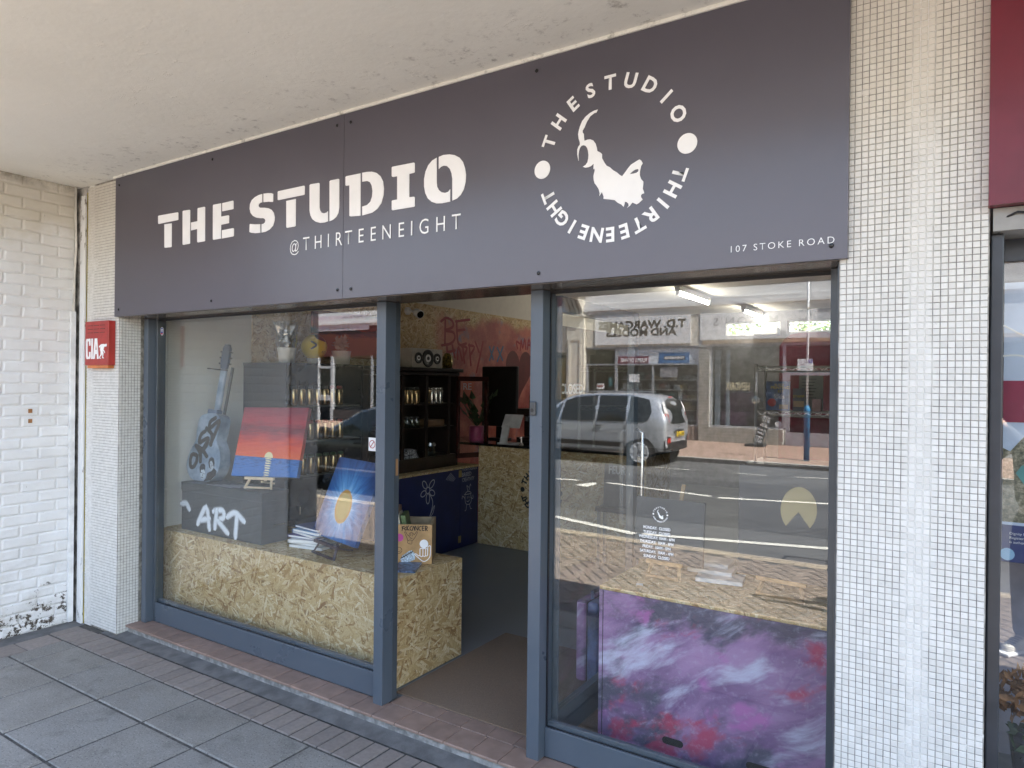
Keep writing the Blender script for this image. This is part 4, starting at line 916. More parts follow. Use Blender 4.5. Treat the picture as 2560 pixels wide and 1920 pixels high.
o = thing('tea_light_jar', 'lidded ribbed glass jar on the dark cabinet bottom shelf', 'jar', (.37, 2.78, 1.031))
MB().lathe([(.045, 0), (.05, .03), (.048, .1)], (.37, 2.78, 1.031), 16).build('glass', m_jar, o); MB().lathe([(.058, .1005), (.052, .13), (.02, .14)], (.37, 2.78, 1.031), 16).build('lid', m_silver, o)
o = thing('cloth_bundle', 'folded black and white patterned cloth on the cabinet bottom shelf', 'cloth', (.37, 2.42, 1.031))
for k in range(4): MB().box(.28+.01*k, 2.34+.012*k, 1.0315+.022*k, .43-.006*k, 2.53-.01*k, 1.0525+.022*k).build('fold', M('cloth_pattern', (.4, .4, .42), .9, var=.6, vscale=60) if k == 0 else bpy.data.materials['cloth_pattern'], o, bevel=.006)
# speaker on the cabinet
t = thing('speaker', 'white centre speaker with three black drivers on the dark cabinet', 'speaker', (.35, 2.65, 1.917))
MB().box(.12, 2.45, 1.918, .40, 2.92, 2.11).build('case', M('speaker_white', (.55, .52, .46), .5), t, bevel=.006)
for yy, rr in ((2.54, .055), (2.685, .088), (2.83, .055)):
    d_ = MB().lathe([(rr, .0), (rr, .008), (rr*.85, .010), (rr*.62, .004)], (.40, yy, 2.014), 24, 'X', capb=False).build('driver', m_black, t, smooth=True)
    MB().lathe([(rr*.45, .0), (rr*.45, .009), (rr*.3, .006)], (.40, yy, 2.014), 20, 'X', capb=False).build('cone_ring', m_white, d_)
    MB().lathe([(rr*.22, .0), (rr*.2, .012), (rr*.05, .016)], (.40, yy, 2.014), 16, 'X', capb=False).build('dust_cap', m_capdk, d_)
o = thing('gold_jar', 'mottled black and gold glass ornament right of the white speaker', 'ornament', (.38, 3.05, 1.918))
MB().lathe([(.06, 0), (.065, .01)], (.37, 3.04, 1.918), 20).build('dish', m_blackgloss, o)
MB().lathe([(.05, .0105), (.058, .05), (.05, .12), (.028, .16), (.01, .165)], (.37, 3.04, 1.918), 14).build('dome', M('gold_mottle', (.26, .2, .05), .25, metal=.6, var=.6, vscale=60), o)
t = thing('security_camera', 'white bullet security camera on the strand board wall', 'camera', (-.1, 3.05, 2.5))
MB().lathe([(.042, 0), (.042, .02), (.03, .04), (.012, .05)], (-.1, 2.93, 2.535), 16, 'X').build('mount', m_paper, t)
MB().tube([(-.06, 2.93, 2.535), (-.05, 2.98, 2.53)], .014, 8).build('arm', m_paper, t)
MB().tube([(-.05, 3.0, 2.53), (-.03, 3.0, 2.525), (.06, 2.96, 2.495), (.065, 2.958, 2.493)], [.028, .042, .046, .040], 16).build('body', m_paper, t, smooth=True)
MB().tube([(.0652, 2.9579, 2.493), (.072, 2.955, 2.491)], [.039, .034], 16).build('lens', m_blackgloss, t)
# wall painting, planters, football above the can cabinet
def mat_sunsetwall():
    t = NT('sunset_wall_canvas'); p = t.pos(); x = t.xyz(p); n = t.noise(t.mapping(p, (1, 2, 6)), 3, 5, .6)
    v = t.math('ADD', x[2], t.math('MULTIPLY', t.math('SUBTRACT', n, .5), .09))
    c = t.ramp(t.math('MULTIPLY', t.math('SUBTRACT', v, 2.0), 2.3), [(0, (.40, .16, .05)), (.45, (.42, .15, .04)), (.52, (.03, .05, .05)), (.60, (.03, .05, .05)), (.64, (.45, .07, .03)), (.78, (.38, .04, .03)), (.95, (.10, .03, .03))])
    return t.bsdf(c, .6)
tag(MB().box(-.0995, 1.62, 2.0, -.07, 2.62, 2.43).build('wall_canvas', mat_sunsetwall(), bevel=.003), 'orange sunset canvas with dark hills hung above the can cabinet', 'painting')
def pot(name, lab, c_, r_, h_, plant=True):
    t = thing(name, lab, 'planter', c_)
    MB().lathe([(r_*.82, 0), (r_, h_)], c_, 18, capt=False).lathe([(r_*.9, h_*.9), (r_*.9, h_*.9+.001)], c_, 18).build('pot', m_paper, t, smooth=True)
    return t
t = pot('wrapped_planter', 'white pot wrapped in crinkled cellophane on the can cabinet', (.30, 1.03, 1.921), .075, .12)
m_film = mat_glass('cellophane', .18, (.86, .88, .86))
b = MB(); n_ = 18
rings = []
for j, (r_, h_) in enumerate(((.07, .11), (.085, .16), (.08, .22), (.095, .29), (.12, .33))):
    rings.append([b.vert((.30+(r_*random.uniform(.8, 1.15))*math.cos(2*PI*k/n_), 1.03+(r_*random.uniform(.8, 1.15))*math.sin(2*PI*k/n_), 1.921+h_+random.uniform(-.012, .012))) for k in range(n_)])
for a, c_ in zip(rings, rings[1:]):
    for k in range(n_): b.f.append([a[k], a[(k+1) % n_], c_[(k+1) % n_], c_[k]])
b.build('cellophane', m_film, t)
leaf_cloud(60, (.30, 1.03, 2.13), .07, .03).build('foliage', m_leafdk, t)
t = thing('football', 'yellow and black football on the can cabinet', 'ball', (.28, 1.31, 1.921))
m_ballc = NT('football_skin'); p_ = m_ballc.pos(); v_ = m_ballc.vor(m_ballc.mapping(p_, (1, 1, 1), (0, 0, 0), (.03, .07, .02)), 9.5)
m_ballc.bsdf(m_ballc.mix(m_ballc.ss(m_ballc.xyz(v_.outputs['Color'])[0], .84, .86), (.85, .66, .02), (.02, .02, .02)), .3)
prof = [(.108*math.sin(a), .108-.108*math.cos(a)) for a in [PI*i/14 for i in range(15)]]
MB().lathe(prof, (.28, 1.33, 1.955), 22, capb=False, capt=False).build('ball_skin', m_ballc.m, t, smooth=True)
b = MB(); BFm = plane((.28, 1.33, 2.063), (.45, .89, 0)) @ Matrix.Translation((0, 0, .107))
b.stroke([(-.05, .04), (-.01, .012), (-.05, -.02)], .016, BFm, .004).build('chevron', m_black, t)
text('UNITED', .02, m_black, t, BFm @ Matrix.Translation((.03, -.055, -.018)), ext=.002, width=.09)
t = pot('ball_stand', 'low white pot under the football', (.28, 1.33, 1.921), .062, .045)
t = pot('white_planter', 'square white planter with dried grass right of the football', (.30, 1.62, 1.921), .085, .12)
leaf_cloud(80, (.30, 1.62, 2.10), .07, .03).build('dried_grass', M('dry_grass', (.45, .42, .34), .8), t)
# bar top things
t = thing('dark_screen', 'black monitor back standing behind the bar', 'screen', (.45, 3.85, 1.132))
MB().box(.235, 3.86, 1.28, .72, 3.90, 1.965).build('casing', m_black, t, bevel=.012); MB().box(.44, 3.861, 1.150, .52, 3.899, 1.279).build('stem', m_black, t); MB().box(.36, 3.80, 1.1325, .60, 3.94, 1.1495).build('foot', m_black, t)
t = thing('till_tablet', 'white tablet till on a stand on the bar top', 'till', (.87, 3.5, 1.132))
MB().obox((.75, 3.5, 1.30), (.23, .0, 0), (0, .08, .14), (0, .012, -.007)).build('tablet', M('till_white', (.62, .62, .62), .4), t, bevel=.006)
MB().obox((.78, 3.42, 1.134), (.09, 0, 0), (0, .02, 0), (0, .06, .19)).build('stand', bpy.data.materials['till_white'], t, bevel=.004); MB().box(.77, 3.40, 1.1325, .99, 3.56, 1.142).build('base', bpy.data.materials['till_white'], t)
t = thing('pot_plant', 'leafy green plant in a pink pot on the bar top', 'plant', (.44, 3.5, 1.132))
MB().lathe([(.075, .001), (.085, .02), (.085, .16), (.07, .17)], (.43, 3.50, 1.132), 18).build('pot', M('pot_pink', (.50, .07, .20), .4), t, smooth=True)
b = MB(); m_leaf = M('plant_leaf', (.035, .075, .02), .4, var=.3, vscale=18)
for k in range(34):
    a = random.uniform(0, 2*PI); h_ = random.uniform(.12, .42); R_ = random.uniform(.08, .30)
    tip = Vector((.43+R_*math.cos(a), 3.5+R_*.6*math.sin(a), 1.30+h_)); st_ = Vector((.43, 3.5, 1.29))
    d_ = (tip-st_).normalized(); sd = d_.cross(Vector((0, 0, 1))).normalized(); mid = tip-d_*.09
    b.face([mid-d_*.02, mid+sd*.045, tip, mid-sd*.045]); b.tube([st_, mid], .003, 4)
b.build('foliage', m_leaf, t)
can(.95, 3.80, 1.55-.05, (m_gold, m_gold), 'single gold can standing on the coffee machine', None, r=.03, h=.17, word='GOLD')
t = thing('coffee_machine', 'dark coffee machine on the bar behind the till', 'machine', (1.0, 3.78, 1.132))
MB().box(.84, 3.66, 1.1325, 1.20, 3.95, 1.19).box(.84, 3.82, 1.1905, 1.20, 3.95, 1.42).box(.84, 3.66, 1.4205, 1.20, 3.95, 1.50).build('body', m_darkwood, t, bevel=.008)
for x_ in (.93, 1.09): MB().lathe([(.03, 0), (.03, .05)], (x_, 3.73, 1.365), 12).build('group_head', m_chrome, t)
MB().lathe([(.03, .0), (.012, .02), (.012, .06), (.03, .075), (.03, .085)], (1.06, 3.42, 1.1325), 14).build('steel_cup', m_chrome, t)
tag(MB().obox((2.10, 3.20, .64), (.32, 0, 0), (0, .02, 0), (0, .03, .39)).build('black_board', m_black), 'black board with white lettering leaning on the bar end', 'board')
text('FEUR', .075, bpy.data.materials['pen_white'], bpy.data.objects['black_board'], plane((2.23, 3.2175, .945), (1, 0, 0), (0, .077, 1)), bold=.03, ext=.003, width=.17)
t = thing('board_stool', 'dark low stool under the leaning black board', 'stool', (2.26, 3.2, FZ))
MB().box(2.06, 3.12, .60, 2.46, 3.30, .639).build('seat', m_darkwood, t)
for x_ in (2.09, 2.42):
    for y_ in (3.14, 3.27): MB().box(x_-.015, y_-.012, FZ, x_+.015, y_+.012, .5995).build('leg', m_chrome, t)
# ================================================================ left window display
def mat_chest():
    t = NT('chest_paint'); p = t.pos(); c = t.mix(t.ss(t.noise(p, 7, 6, .65), .35, .7), (.035, .039, .041), (.055, .06, .063))
    return t.bsdf(c, .45, 0, .5, t.bump(t.noise(p, 60, 4), .15, .003))
t = thing('chest', 'dark grey painted chest sprayed with the word ART', 'chest', (.5, .5, .672))
MB().box(.07, .28, .6725, .985, .50, .96).build('body', mat_chest(), t, bevel=.003)
MB().box(.066, .276, .9605, .989, .504, 1.022).build('lid', bpy.data.materials['chest_paint'], t, bevel=.003)
MB().box(.05, .33, .87, .0655, .42, .93).build('latch', m_black, t); MB().tube([(.9855, .36, .80), (1.01, .36, .80), (1.01, .45, .80), (.9855, .45, .80)], .005, 6).build('handle', m_chrome, t)
b = MB()
for s_ in [[(.277,.743),(.372,.866),(.409,.721)],[(.304,.765),(.401,.785)],[(.476,.738),(.494,.846)],[(.467,.847),(.56,.861),(.574,.814),(.495,.785)],[(.509,.783),(.615,.714)],[(.626,.828),(.703,.861),(.792,.816)],[(.722,.839),(.708,.702)],[(.08,.862),(.13,.866),(.16,.835)]]: b.stroke(s_, .068, front(.28), .0018)
b.build('art_lettering', m_spraywhite, t)
b = MB()
for k in range(5): b.stroke([(.35+k*.05, .30+k*.03), (.62+k*.05, .31+k*.028)], .016, plane((0, 0, 1.0225), (1, 0, 0), (0, 1, 0)), .001)
b.build('lid_stripes', m_chalk, t)
# guitar
def mat_guitar():
    t = NT('guitar_spray'); p = t.pos()
    c = t.ramp(t.noise(p, 6, 4, .6), [(.3, (.10, .15, .23)), (.45, (.22, .30, .40)), (.6, (.40, .48, .58)), (.75, (.24, .33, .45))])
    return t.bsdf(c, .35)
m_gtr = mat_guitar()
g = thing('guitar', 'pale blue spray painted acoustic guitar standing on the grey chest', 'guitar', (.18, .345, 1.024))
Gz = Vector((.12, .13, .995)).normalized(); Gn = Vector((.10, -1, .1)); Gn = (Gn-Gz*Gn.dot(Gz)).normalized(); Gx = Gz.cross(Gn)*-1
Gx = Gn.cross(Gz)*-1
if Gx.x < 0: Gx = -Gx
GM = Matrix(((Gx.x, Gz.x, Gn.x, .19), (Gx.y, Gz.y, Gn.y, .385), (Gx.z, Gz.z, Gn.z, 1.026), (0, 0, 0, 1)))
GOUT = [(-.0424,-.018),(-.1498,-.0113),(-.2115,.0424),(-.2289,.0999),(-.2175,.1853),(-.1833,.2637),(-.1898,.3402),(-.1948,.4115),(-.1691,.463),(-.0818,.4966),(-.0009,.4933),(.0346,.4564),(.0375,.3886),(.0371,.309),(.0865,.2476),(.1177,.1673),(.1104,.0851),(.06,.0156)]
def smooth(P, k=3):
    n = len(P); R = []
    for i in range(n):
        p0, p1, p2, p3 = (Vector(P[(i+q) % n]) for q in (-1, 0, 1, 2))
        for j in range(k):
            t = j/k; v = .5*((2*p1)+(p2-p0)*t+(2*p0-5*p1+4*p2-p3)*t*t+(3*p1-p0-3*p2+p3)*t**3); R.append((v.x, v.y))
    return R
b = MB().poly([smooth(GOUT)], GM @ Matrix.Translation((0, 0, -.095)), .095)
b.build('body', m_gtr, g)
NM = GM @ Matrix.Translation((-.075, .0, -.085)) @ Matrix.Rotation(rad(3.2), 4, 'Z'); NX = NM.to_3x3()
nX, nZ, nN = NX @ Vector((1, 0, 0)), NX @ Vector((0, 1, 0)), NX @ Vector((0, 0, 1))
MB().obox(NM @ Vector((-.028, .45, -.005)), nX*.056, nZ*.39, nN*.028).build('neck', m_gtr, g, bevel=.009)
MB().poly([[(-.03, .84), (.03, .84), (.042, .90), (.038, 1.0), (.02, 1.03), (-.02, 1.03), (-.038, 1.0), (-.042, .90)]], NM, .02).build('headstock', M('headstock_blue', (.08, .11, .17), .4), g)
MB().obox(NM @ Vector((-.05, .465, .0)), nX*.10, nZ*.06, nN*.06).build('heel_plate', M('heel_blue', (.14, .19, .28), .4), g, bevel=.008)
for k in range(3):
    for s_ in (-1, 1):
        p_ = NM @ Vector((s_*.036, .88+k*.045, .01)); MB().tube([p_, p_+nX*s_*.028], .006, 6).build('tuning_peg', m_capdk, g)
MB().tube([NM @ Vector((-.17, .83, .02)), NM @ Vector((.05, .83, .02))], .005, 6).build('capo_bar', m_capdk, g)
MB().tube([NM @ Vector((.03, .0, -.02)), NM @ Vector((.045, .86, -.03))], .012, 8).build('support_rod', m_capdk, g)
GF = GM @ Matrix.Translation((0, 0, .0005))
b = MB()
STROKES=[[(-0.1923,0.1568),(-0.1953,0.1119),(-0.1749,0.0717),(-0.1438,0.0779),(-0.1254,0.1255),(-0.1363,0.1619),(-0.1705,0.1665),(-0.1923,0.1568)],[(-0.0854,0.1278),(-0.1025,0.1849),(-0.1661,0.2336)],[(-0.1661,0.2336),(-0.0964,0.219),(-0.0276,0.1772)],[(-0.1071,0.173),(-0.0628,0.2691)],[(-0.0968,0.3564),(-0.1353,0.3221),(-0.1374,0.261),(-0.0997,0.2843),(-0.0507,0.3096),(-0.0567,0.2483),(-0.1056,0.1953)],[(-0.0914,0.3793),(-0.0203,0.3424),(-0.0103,0.2677)],[(-0.0156,0.2722),(0.0129,0.3646)],[(-0.0175,0.4687),(-0.0632,0.4336),(-0.057,0.3853),(-0.0129,0.4257),(0.0264,0.4541),(0.0249,0.4048),(-0.0051,0.3178)]]
for s_ in STROKES: b.stroke(s_, .036, GF, .0015)
b.build('oasis_lettering', m_spraydark, g)
skin = M('stencil_pale', (.55, .62, .68), .5)
HAIR1=[(-0.0661,0.0495),(-0.0807,0.0849),(-0.0716,0.1086),(-0.0506,0.1193),(-0.0267,0.1147),(-0.0183,0.0918),(-0.0175,0.0675),(-0.0297,0.0814),(-0.0448,0.0729),(-0.0593,0.0728),(-0.057,0.0459)]
FACE1=[(-0.0631,0.0583),(-0.0567,0.0722),(-0.0429,0.0717),(-0.0292,0.0799),(-0.0175,0.0675),(-0.0046,0.0402),(-0.0016,0.0218),(-0.0159,0.0026),(-0.0363,0.0038),(-0.0546,0.0246)]
HAIR2=[(0.0179,0.1045),(0.0013,0.1392),(0.0065,0.1701),(0.0265,0.1832),(0.0523,0.1762),(0.0673,0.1467),(0.0718,0.1151),(0.0583,0.1287),(0.0396,0.1521),(0.0231,0.1543),(0.0163,0.1367),(0.0359,0.0972)]
FACE2=[(0.0163,0.1367),(0.0234,0.1533),(0.0399,0.1511),(0.0568,0.1284),(0.0614,0.105),(0.0509,0.0867),(0.0374,0.0921)]
COAT=[(0.0112,0.0597),(0.0345,0.0752),(0.0487,0.0808),(0.0681,0.109),(0.1045,0.092),(0.1016,0.0618),(0.06,0.0156),(0.0166,0.0012),(-0.0128,-0.0076),(0.0067,0.0208)]
MB().poly([COAT], GF, .0008).build('figure_stencil', m_black, g)
for fc, hr_ in ((FACE1, HAIR1), (FACE2, HAIR2)):
    MB().poly([fc], GF @ Matrix.Translation((0, 0, .0006)), .0008).build('face_stencil', skin, g); MB().poly([hr_], GF @ Matrix.Translation((0, 0, .0012)), .0008).build('hair_stencil', m_black, g)
b = MB()
for s_ in [[(-.055, .050), (-.042, .052)], [(-.026, .050), (-.013, .047)], [(-.034, .046), (-.030, .030)], [(-.040, .018), (-.022, .018)], [(.025, .135), (.033, .137)], [(.042, .128), (.053, .124)], [(.036, .124), (.040, .110)], [(.030, .101), (.044, .099)]]: b.stroke(s_, .0045, GF, .0028)
b.build('face_lines', m_black, g)
# canvases
def canvas(name, lab, bl, br, tl, mat, th=.03, cat='painting'):
    bl, br, tl = Vector(bl), Vector(br), Vector(tl); ex = br-bl; ez = tl-bl; n_ = ez.cross(ex).normalized()
    o = MB().obox(bl, ex, ez, n_*th)
    lx, lz = ex.length, ez.length; exn, ezn = ex/lx, ez/lz
    ob = o.build(name, mat, None, uvf=lambda c: ((c-bl).dot(exn)/lx, (c-bl).dot(ezn)/lz), bevel=.002)
    return tag(ob, lab, cat)
def mat_sunset():
    t = NT('sunset_paint'); uv = t.uv(); x = t.xyz(uv)
    n = t.noise(t.mapping(uv, (2.5, 16, 1)), 1.6, 7, .7); n2 = t.noise(t.mapping(uv, (5, 30, 1), (0, 0, 0), (3, 1, 0)), 2, 7, .7)
    v = t.math('ADD', x[1], t.math('MULTIPLY', t.math('SUBTRACT', n, .5), .42))
    skyc = t.ramp(v, [(.30, (.72, .11, .02)), (.48, (.64, .06, .02)), (.60, (.40, .03, .03)), (.70, (.16, .018, .03)), (.82, (.38, .022, .035)), (.98, (.20, .012, .03))])
    skyc = t.mix(t.ss(n2, .58, .72, 0, .6), skyc, (.17, .03, .06))
    skyc = t.mix(t.ss(n2, .42, .28, 0, .5), skyc, (.72, .12, .08))
    sea = t.mix(t.ss(t.math('ADD', n2, t.math('MULTIPLY', x[1], .5)), .56, .80), (.03, .15, .45), (.008, .03, .10))
    sea = t.mix(t.ss(n, .60, .75, 0, .6), sea, (.14, .34, .68))
    c = t.mix(t.ss(x[1], .292, .296), sea, skyc)
    du = t.math('SUBTRACT', x[0], .535); dv = t.math('SUBTRACT', x[1], .30)
    rr = t.math('SQRT', t.math('ADD', t.math('MULTIPLY', du, du), t.math('MULTIPLY', t.math('MULTIPLY', dv, dv), .72)))
    sun_ = t.math('MULTIPLY', t.ss(rr, .066, .062), t.ss(x[1], .292, .296))
    wv = t.n('TexWave', wave_type='BANDS', bands_direction='Y'); t.l(uv, wv.inputs[0]); wv.inputs['Scale'].default_value = 9.5; wv.inputs['Distortion'].default_value = 1.5; wv.inputs['Detail'].default_value = 2
    nn = t.noise(t.mapping(uv, (1, 40, 1)), 3, 2)
    wd = t.math('ADD', .030, t.math('MULTIPLY', t.math('SUBTRACT', nn, .4), .12))
    col_ = t.math('MULTIPLY', t.math('LESS_THAN', t.math('ABSOLUTE', du), wd), t.math('MULTIPLY', t.ss(wv.outputs[1], .30, .42), t.ss(x[1], .294, .290)))
    k = t.math('MAXIMUM', sun_, t.math('MULTIPLY', col_, t.ss(x[1], .0, .02)))
    return t.bsdf(t.mix(k, c, (.75, .66, .38)), .5, 0, .4, t.bump(n2, .3, .004))
canvas('sunset_painting', 'red and orange sunset over blue sea on a stretched canvas', (.535, .362, 1.094), (1.006, .55, 1.099), (.505, .49, 1.578), mat_sunset(), .045)
def easel(lab, c_, ax, w_, h_, mat, back_h):
    ax = Vector((*ax, 0)).normalized(); nn = Vector((ax.y, -ax.x, 0)); C_ = Vector(c_)
    t = thing('table_easel', lab, 'easel', c_); U = Vector((0, 0, 1))
    P = lambda a, n_, h: C_+ax*a+nn*n_+U*h
    for s_ in (-1, 1): MB().bar(P(s_*w_/2, .05, .0), P(s_*w_*.40, .012, h_), .016, .012).build('leg', mat, t)
    MB().bar(P(-w_*.55, .03, h_), P(w_*.55, .03, h_), .020, .018).build('ledge', mat, t)
    MB().bar(P(-w_*.5, .055, .010), P(w_*.5, .055, .010), .014, .012).build('foot_bar', mat, t)
    MB().bar(P(0, .0, h_*.6), P(0, -.16, .008), .016, .012).build('back_leg', mat, t)
    MB().bar(P(0, -.045, h_*.6), P(0, -.10-.33*back_h, h_+back_h), .020, .010).build('mast', mat, t)
    return t
easel('small pale wooden table easel holding the sunset painting', (.80, .42, 1.024), (.93, .37), .20, .07, m_palewood, .25)
def mat_bluesun():
    t = NT('blue_sun_paint'); uv = t.uv(); x = t.xyz(uv)
    du = t.math('SUBTRACT', x[0], .52); dv = t.math('SUBTRACT', x[1], .46)
    ang = t.math('ARCTAN2', dv, du); rr = t.math('SQRT', t.math('ADD', t.math('MULTIPLY', du, du), t.math('MULTIPLY', t.math('MULTIPLY', dv, dv), .75)))
    ray = t.noise(t.comb(t.math('MULTIPLY', t.math('COSINE', ang), 2.0), t.math('MULTIPLY', t.math('SINE', ang), 2.0), t.math('MULTIPLY', rr, .8)), 3.2, 6, .7)
    v = t.math('ADD', rr, t.math('MULTIPLY', t.math('SUBTRACT', ray, .5), .55))
    c = t.ramp(v, [(.12, (.34, .58, .82)), (.24, (.11, .31, .62)), (.40, (.03, .12, .34)), (.62, (.012, .04, .14)), (.8, (.010, .03, .10))])
    ed = t.math('ADD', rr, t.math('MULTIPLY', t.math('SUBTRACT', t.noise(uv, 9, 3), .5), .01))
    c = t.mix(t.ss(ed, .185, .168), c, t.mix(t.ss(ed, .12, .16), (.50, .36, .10), (.52, .28, .06)))
    return t.bsdf(c, .45, 0, .4, t.bump(ray, .2, .004))
canvas('blue_sun_painting', 'blue canvas with a golden sun tilted on a dark easel', (1.284, .445, .768), (1.82, .305, .768), (1.375, .60, 1.265), mat_bluesun())
easel('dark stained table easel holding the blue sun painting', (1.555, .36, .6735), (.968, -.25), .27, .075, M('easel_dark', (.07, .05, .055), .5), .35)
m_cov = [M('cover_navy', (.03, .06, .20), .4), M('cover_sky', (.10, .24, .45), .4), M('cover_white', (.7, .7, .7), .5), M('cover_purple', (.08, .04, .2), .4)]
def book(lab, x_, y_, z_, w_, d_, h_, a, cov, grp=None, name='book'):
    t = thing(name, lab, 'book', (x_, y_, z_), a, group=grp)
    MB().box(-w_/2+.004, -d_/2+.003, .0015, w_/2-.002, d_/2-.003, h_-.0015).build('pages', m_paper, t, local=True)
    MB().box(-w_/2, -d_/2, 0, w_/2, d_/2, .0014).box(-w_/2, -d_/2, h_-.0014, w_/2, d_/2, h_).box(-w_/2, -d_/2, .00145, -w_/2+.003, d_/2, h_-.00145).build('cover', cov, t, local=True)
    return t
zz = .6735
for k, (dx, dy, a, h_, cov, lab) in enumerate(((.03, 0, .15, .018, 2, 'white paperback at the bottom of the window book pile'), (.0, .01, .05, .016, 2, 'second white paperback up in the window book pile'), (.02, .0, .3, .02, 2, 'thick white paperback in the middle of the window book pile'), (-.01, .02, .1, .016, 3, 'purple covered book in the window book pile'), (.0, .03, -.2, .02, 0, 'navy book near the top of the window pile'), (.03, .02, -.05, .018, 1, 'sky blue book on top of the navy book'), (.01, .05, -.15, .014, 0, 'thin navy book on top of the window pile'))):
    book(lab, 1.25+dx, .48+dy, zz, .27, .20, h_, a, m_cov[cov]); zz += h_+.0006
# crate with books
t = thing('wooden_crate', 'pine crate with stickers and FCKCANCER lettering on the plinth end', 'crate', (2.07, .63, .6725))
cx0 = Vector((2.209, .568, .6725)); ux = Vector((-.83, -.56, 0)).normalized(); uy = Vector((-.56, .83, 0)).normalized()*1.0; U = Vector((0, 0, 1))
CW, CD, CHH = .31, .26, .238
fr_ = cx0+ux*CW          # front left corner
m_crate = M('crate_pine', (.46, .28, .12), .45, var=.18, vscale=9)
m_crate2 = M('crate_pine_dark', (.36, .26, .15), .55, var=.2, vscale=9)
MB().obox(fr_, -ux*CW, uy*.016, U*CHH).build('front_panel', m_crate, t, bevel=.002)
MB().obox(fr_+uy*(CD-.016), -ux*CW, uy*.016, U*CHH).build('back_panel', m_crate2, t)
MB().obox(cx0+uy*.0165+ux*.016, -ux*.016, uy*(CD-.033), U*CHH).build('side_panel', m_crate2, t); MB().obox(fr_+uy*.0165, -ux*.016, uy*(CD-.033), U*CHH).build('side_panel', m_crate2, t)
MB().obox(fr_+uy*.0165-ux*.0165, -ux*(CW-.033), uy*(CD-.033), U*.012).build('base_panel', m_crate2, t)
KM = plane(fr_-uy*.0005, -ux)
def kx(px, py): return ((px-1055)/845*.198+CW, (1350-py)/1015*CHH)
b = MB()
F = lambda *a: [kx(*p) for p in a]
for s_ in [F((295,385),(280,490)),F((270,400),(340,375)),F((280,440),(320,430)),F((375,400),(345,430),(360,475),(385,465)),F((400,370),(410,475)),F((450,365),(412,425),(460,480)),F((535,375),(490,400),(490,465),(530,480)),F((545,480),(575,375),(605,480)),F((615,480),(620,370),(680,480),(690,365)),F((770,375),(720,400),(720,465),(765,480)),F((800,370),(805,480),(850,478)),F((800,372),(850,370)),F((803,425),(845,425)),F((880,370),(885,490)),F((880,370),(925,385),(920,430),(885,430),(935,490))]: b.stroke(s_, .0055, KM)
for s_ in [F((345,540),(360,515),(385,540),(420,600),(460,620),(470,560),(520,540),(570,560),(590,600),(620,560),(655,515),(675,535),(640,620),(590,700),(540,760),(530,835),(430,810),(430,750),(400,660),(345,540)),F((460,620),(500,680),(545,690)),F((430,750),(480,730),(530,740)),F((500,560),(500,620)),F((540,560),(545,630))]: b.stroke(s_, .003, KM)
b.build('black_drawing', m_ink, t)
b = MB()
for s_ in [F((615,1100),(640,1085),(740,1140),(750,960),(785,950),(820,960),(820,1130),(780,1160),(750,1130)),F((820,960),(850,950),(890,960),(885,1140),(850,1150),(820,1130)),F((890,960),(940,965),(940,1120),(910,1140),(885,1130)),F((950,900),(985,880),(1020,900),(1015,1100),(980,1200),(900,1270),(820,1275),(720,1200),(615,1110)),F((950,900),(945,1120))]: b.stroke(s_, .0045, KM)
b.build('hand_sticker', m_white, t)
disc = lambda cx_, cy_, r_: [(kx(cx_, cy_)[0]+r_*math.cos(q*PI/14), kx(cx_, cy_)[1]+r_*math.sin(q*PI/14)) for q in range(28)]
MB().poly([disc(848, 830, .026)], KM, .0008).build('white_disc', m_white, t)
MB().poly([disc(215, 670, .024)], KM, .0008).build('pink_sticker', M('sticker_pink', (.5, .08, .30), .4), t)
MB().stroke(disc(200, 1000, .019), .003, KM).stroke([kx(190, 1030), kx(215, 1045), kx(240, 1010)], .003, KM).build('smiley_sticker', m_ink, t)
MB().poly([F((240,1220),(300,1130),(480,1010),(540,1000),(620,1090),(620,1230),(440,1320),(270,1300))], KM, .0008).build('graffiti_sticker', M('sticker_ice', (.55, .66, .75), .5, var=.35, vscale=120), t)
b = MB()
for k in range(7): b.stroke([kx(260+k*45, 1210-k*24), kx(285+k*45, 1170-k*26)], .006, KM @ Matrix.Translation((0, 0, .001)))
b.build('sticker_lettering', m_ink, t)
m_bk = [M('cover_green', (.10, .15, .06), .5), M('cover_red', (.3, .05, .04), .5), M('cover_cream', (.6, .55, .42), .5), M('cover_brown', (.22, .12, .08), .5)]
for k, (s0, w_, hh, mk, lab) in enumerate(((.075, .02, .31, 3, 'brown book standing at the back of the crate'), (.105, .012, .28, 2, 'cream book leaning in the crate'), (.122, .010, .27, 1, 'red book leaning in the crate'), (.138, .012, .275, 2, 'second cream book beside the red one in the crate'), (.160, .03, .27, 0, 'green covered book leaning in the crate'))):
    o = fr_-ux*s_ if False else fr_-ux*(s0)+uy*.05+U*.0135
    lean = (-ux*.06*-1+U*hh) if k else (U*hh)
    bk = MB().obox(o, -ux*w_, uy*.17, U*hh+ux*(.05 if k else 0)).build('book', m_bk[mk], bevel=.002)
    tag(bk, lab, 'book')
book('blue and pink comic book lying on the plinth edge before the crate', 2.15, .41, .6725, .20, .14, .012, rad(118), M('cover_comic', (.10, .15, .26), .4, var=.5, vscale=40))
# ================================================================ doormat
tag(MB().box(2.292, .165, FZ-.0035, 3.60, 1.27, FZ+.004).build('doormat', M('coir_mat', (.235, .165, .115), .98, var=.10, vscale=160, bump=1.0, bscale=260, dirt=.1), bevel=.003), 'wide brown coir doormat set into the shop entrance', 'doormat')
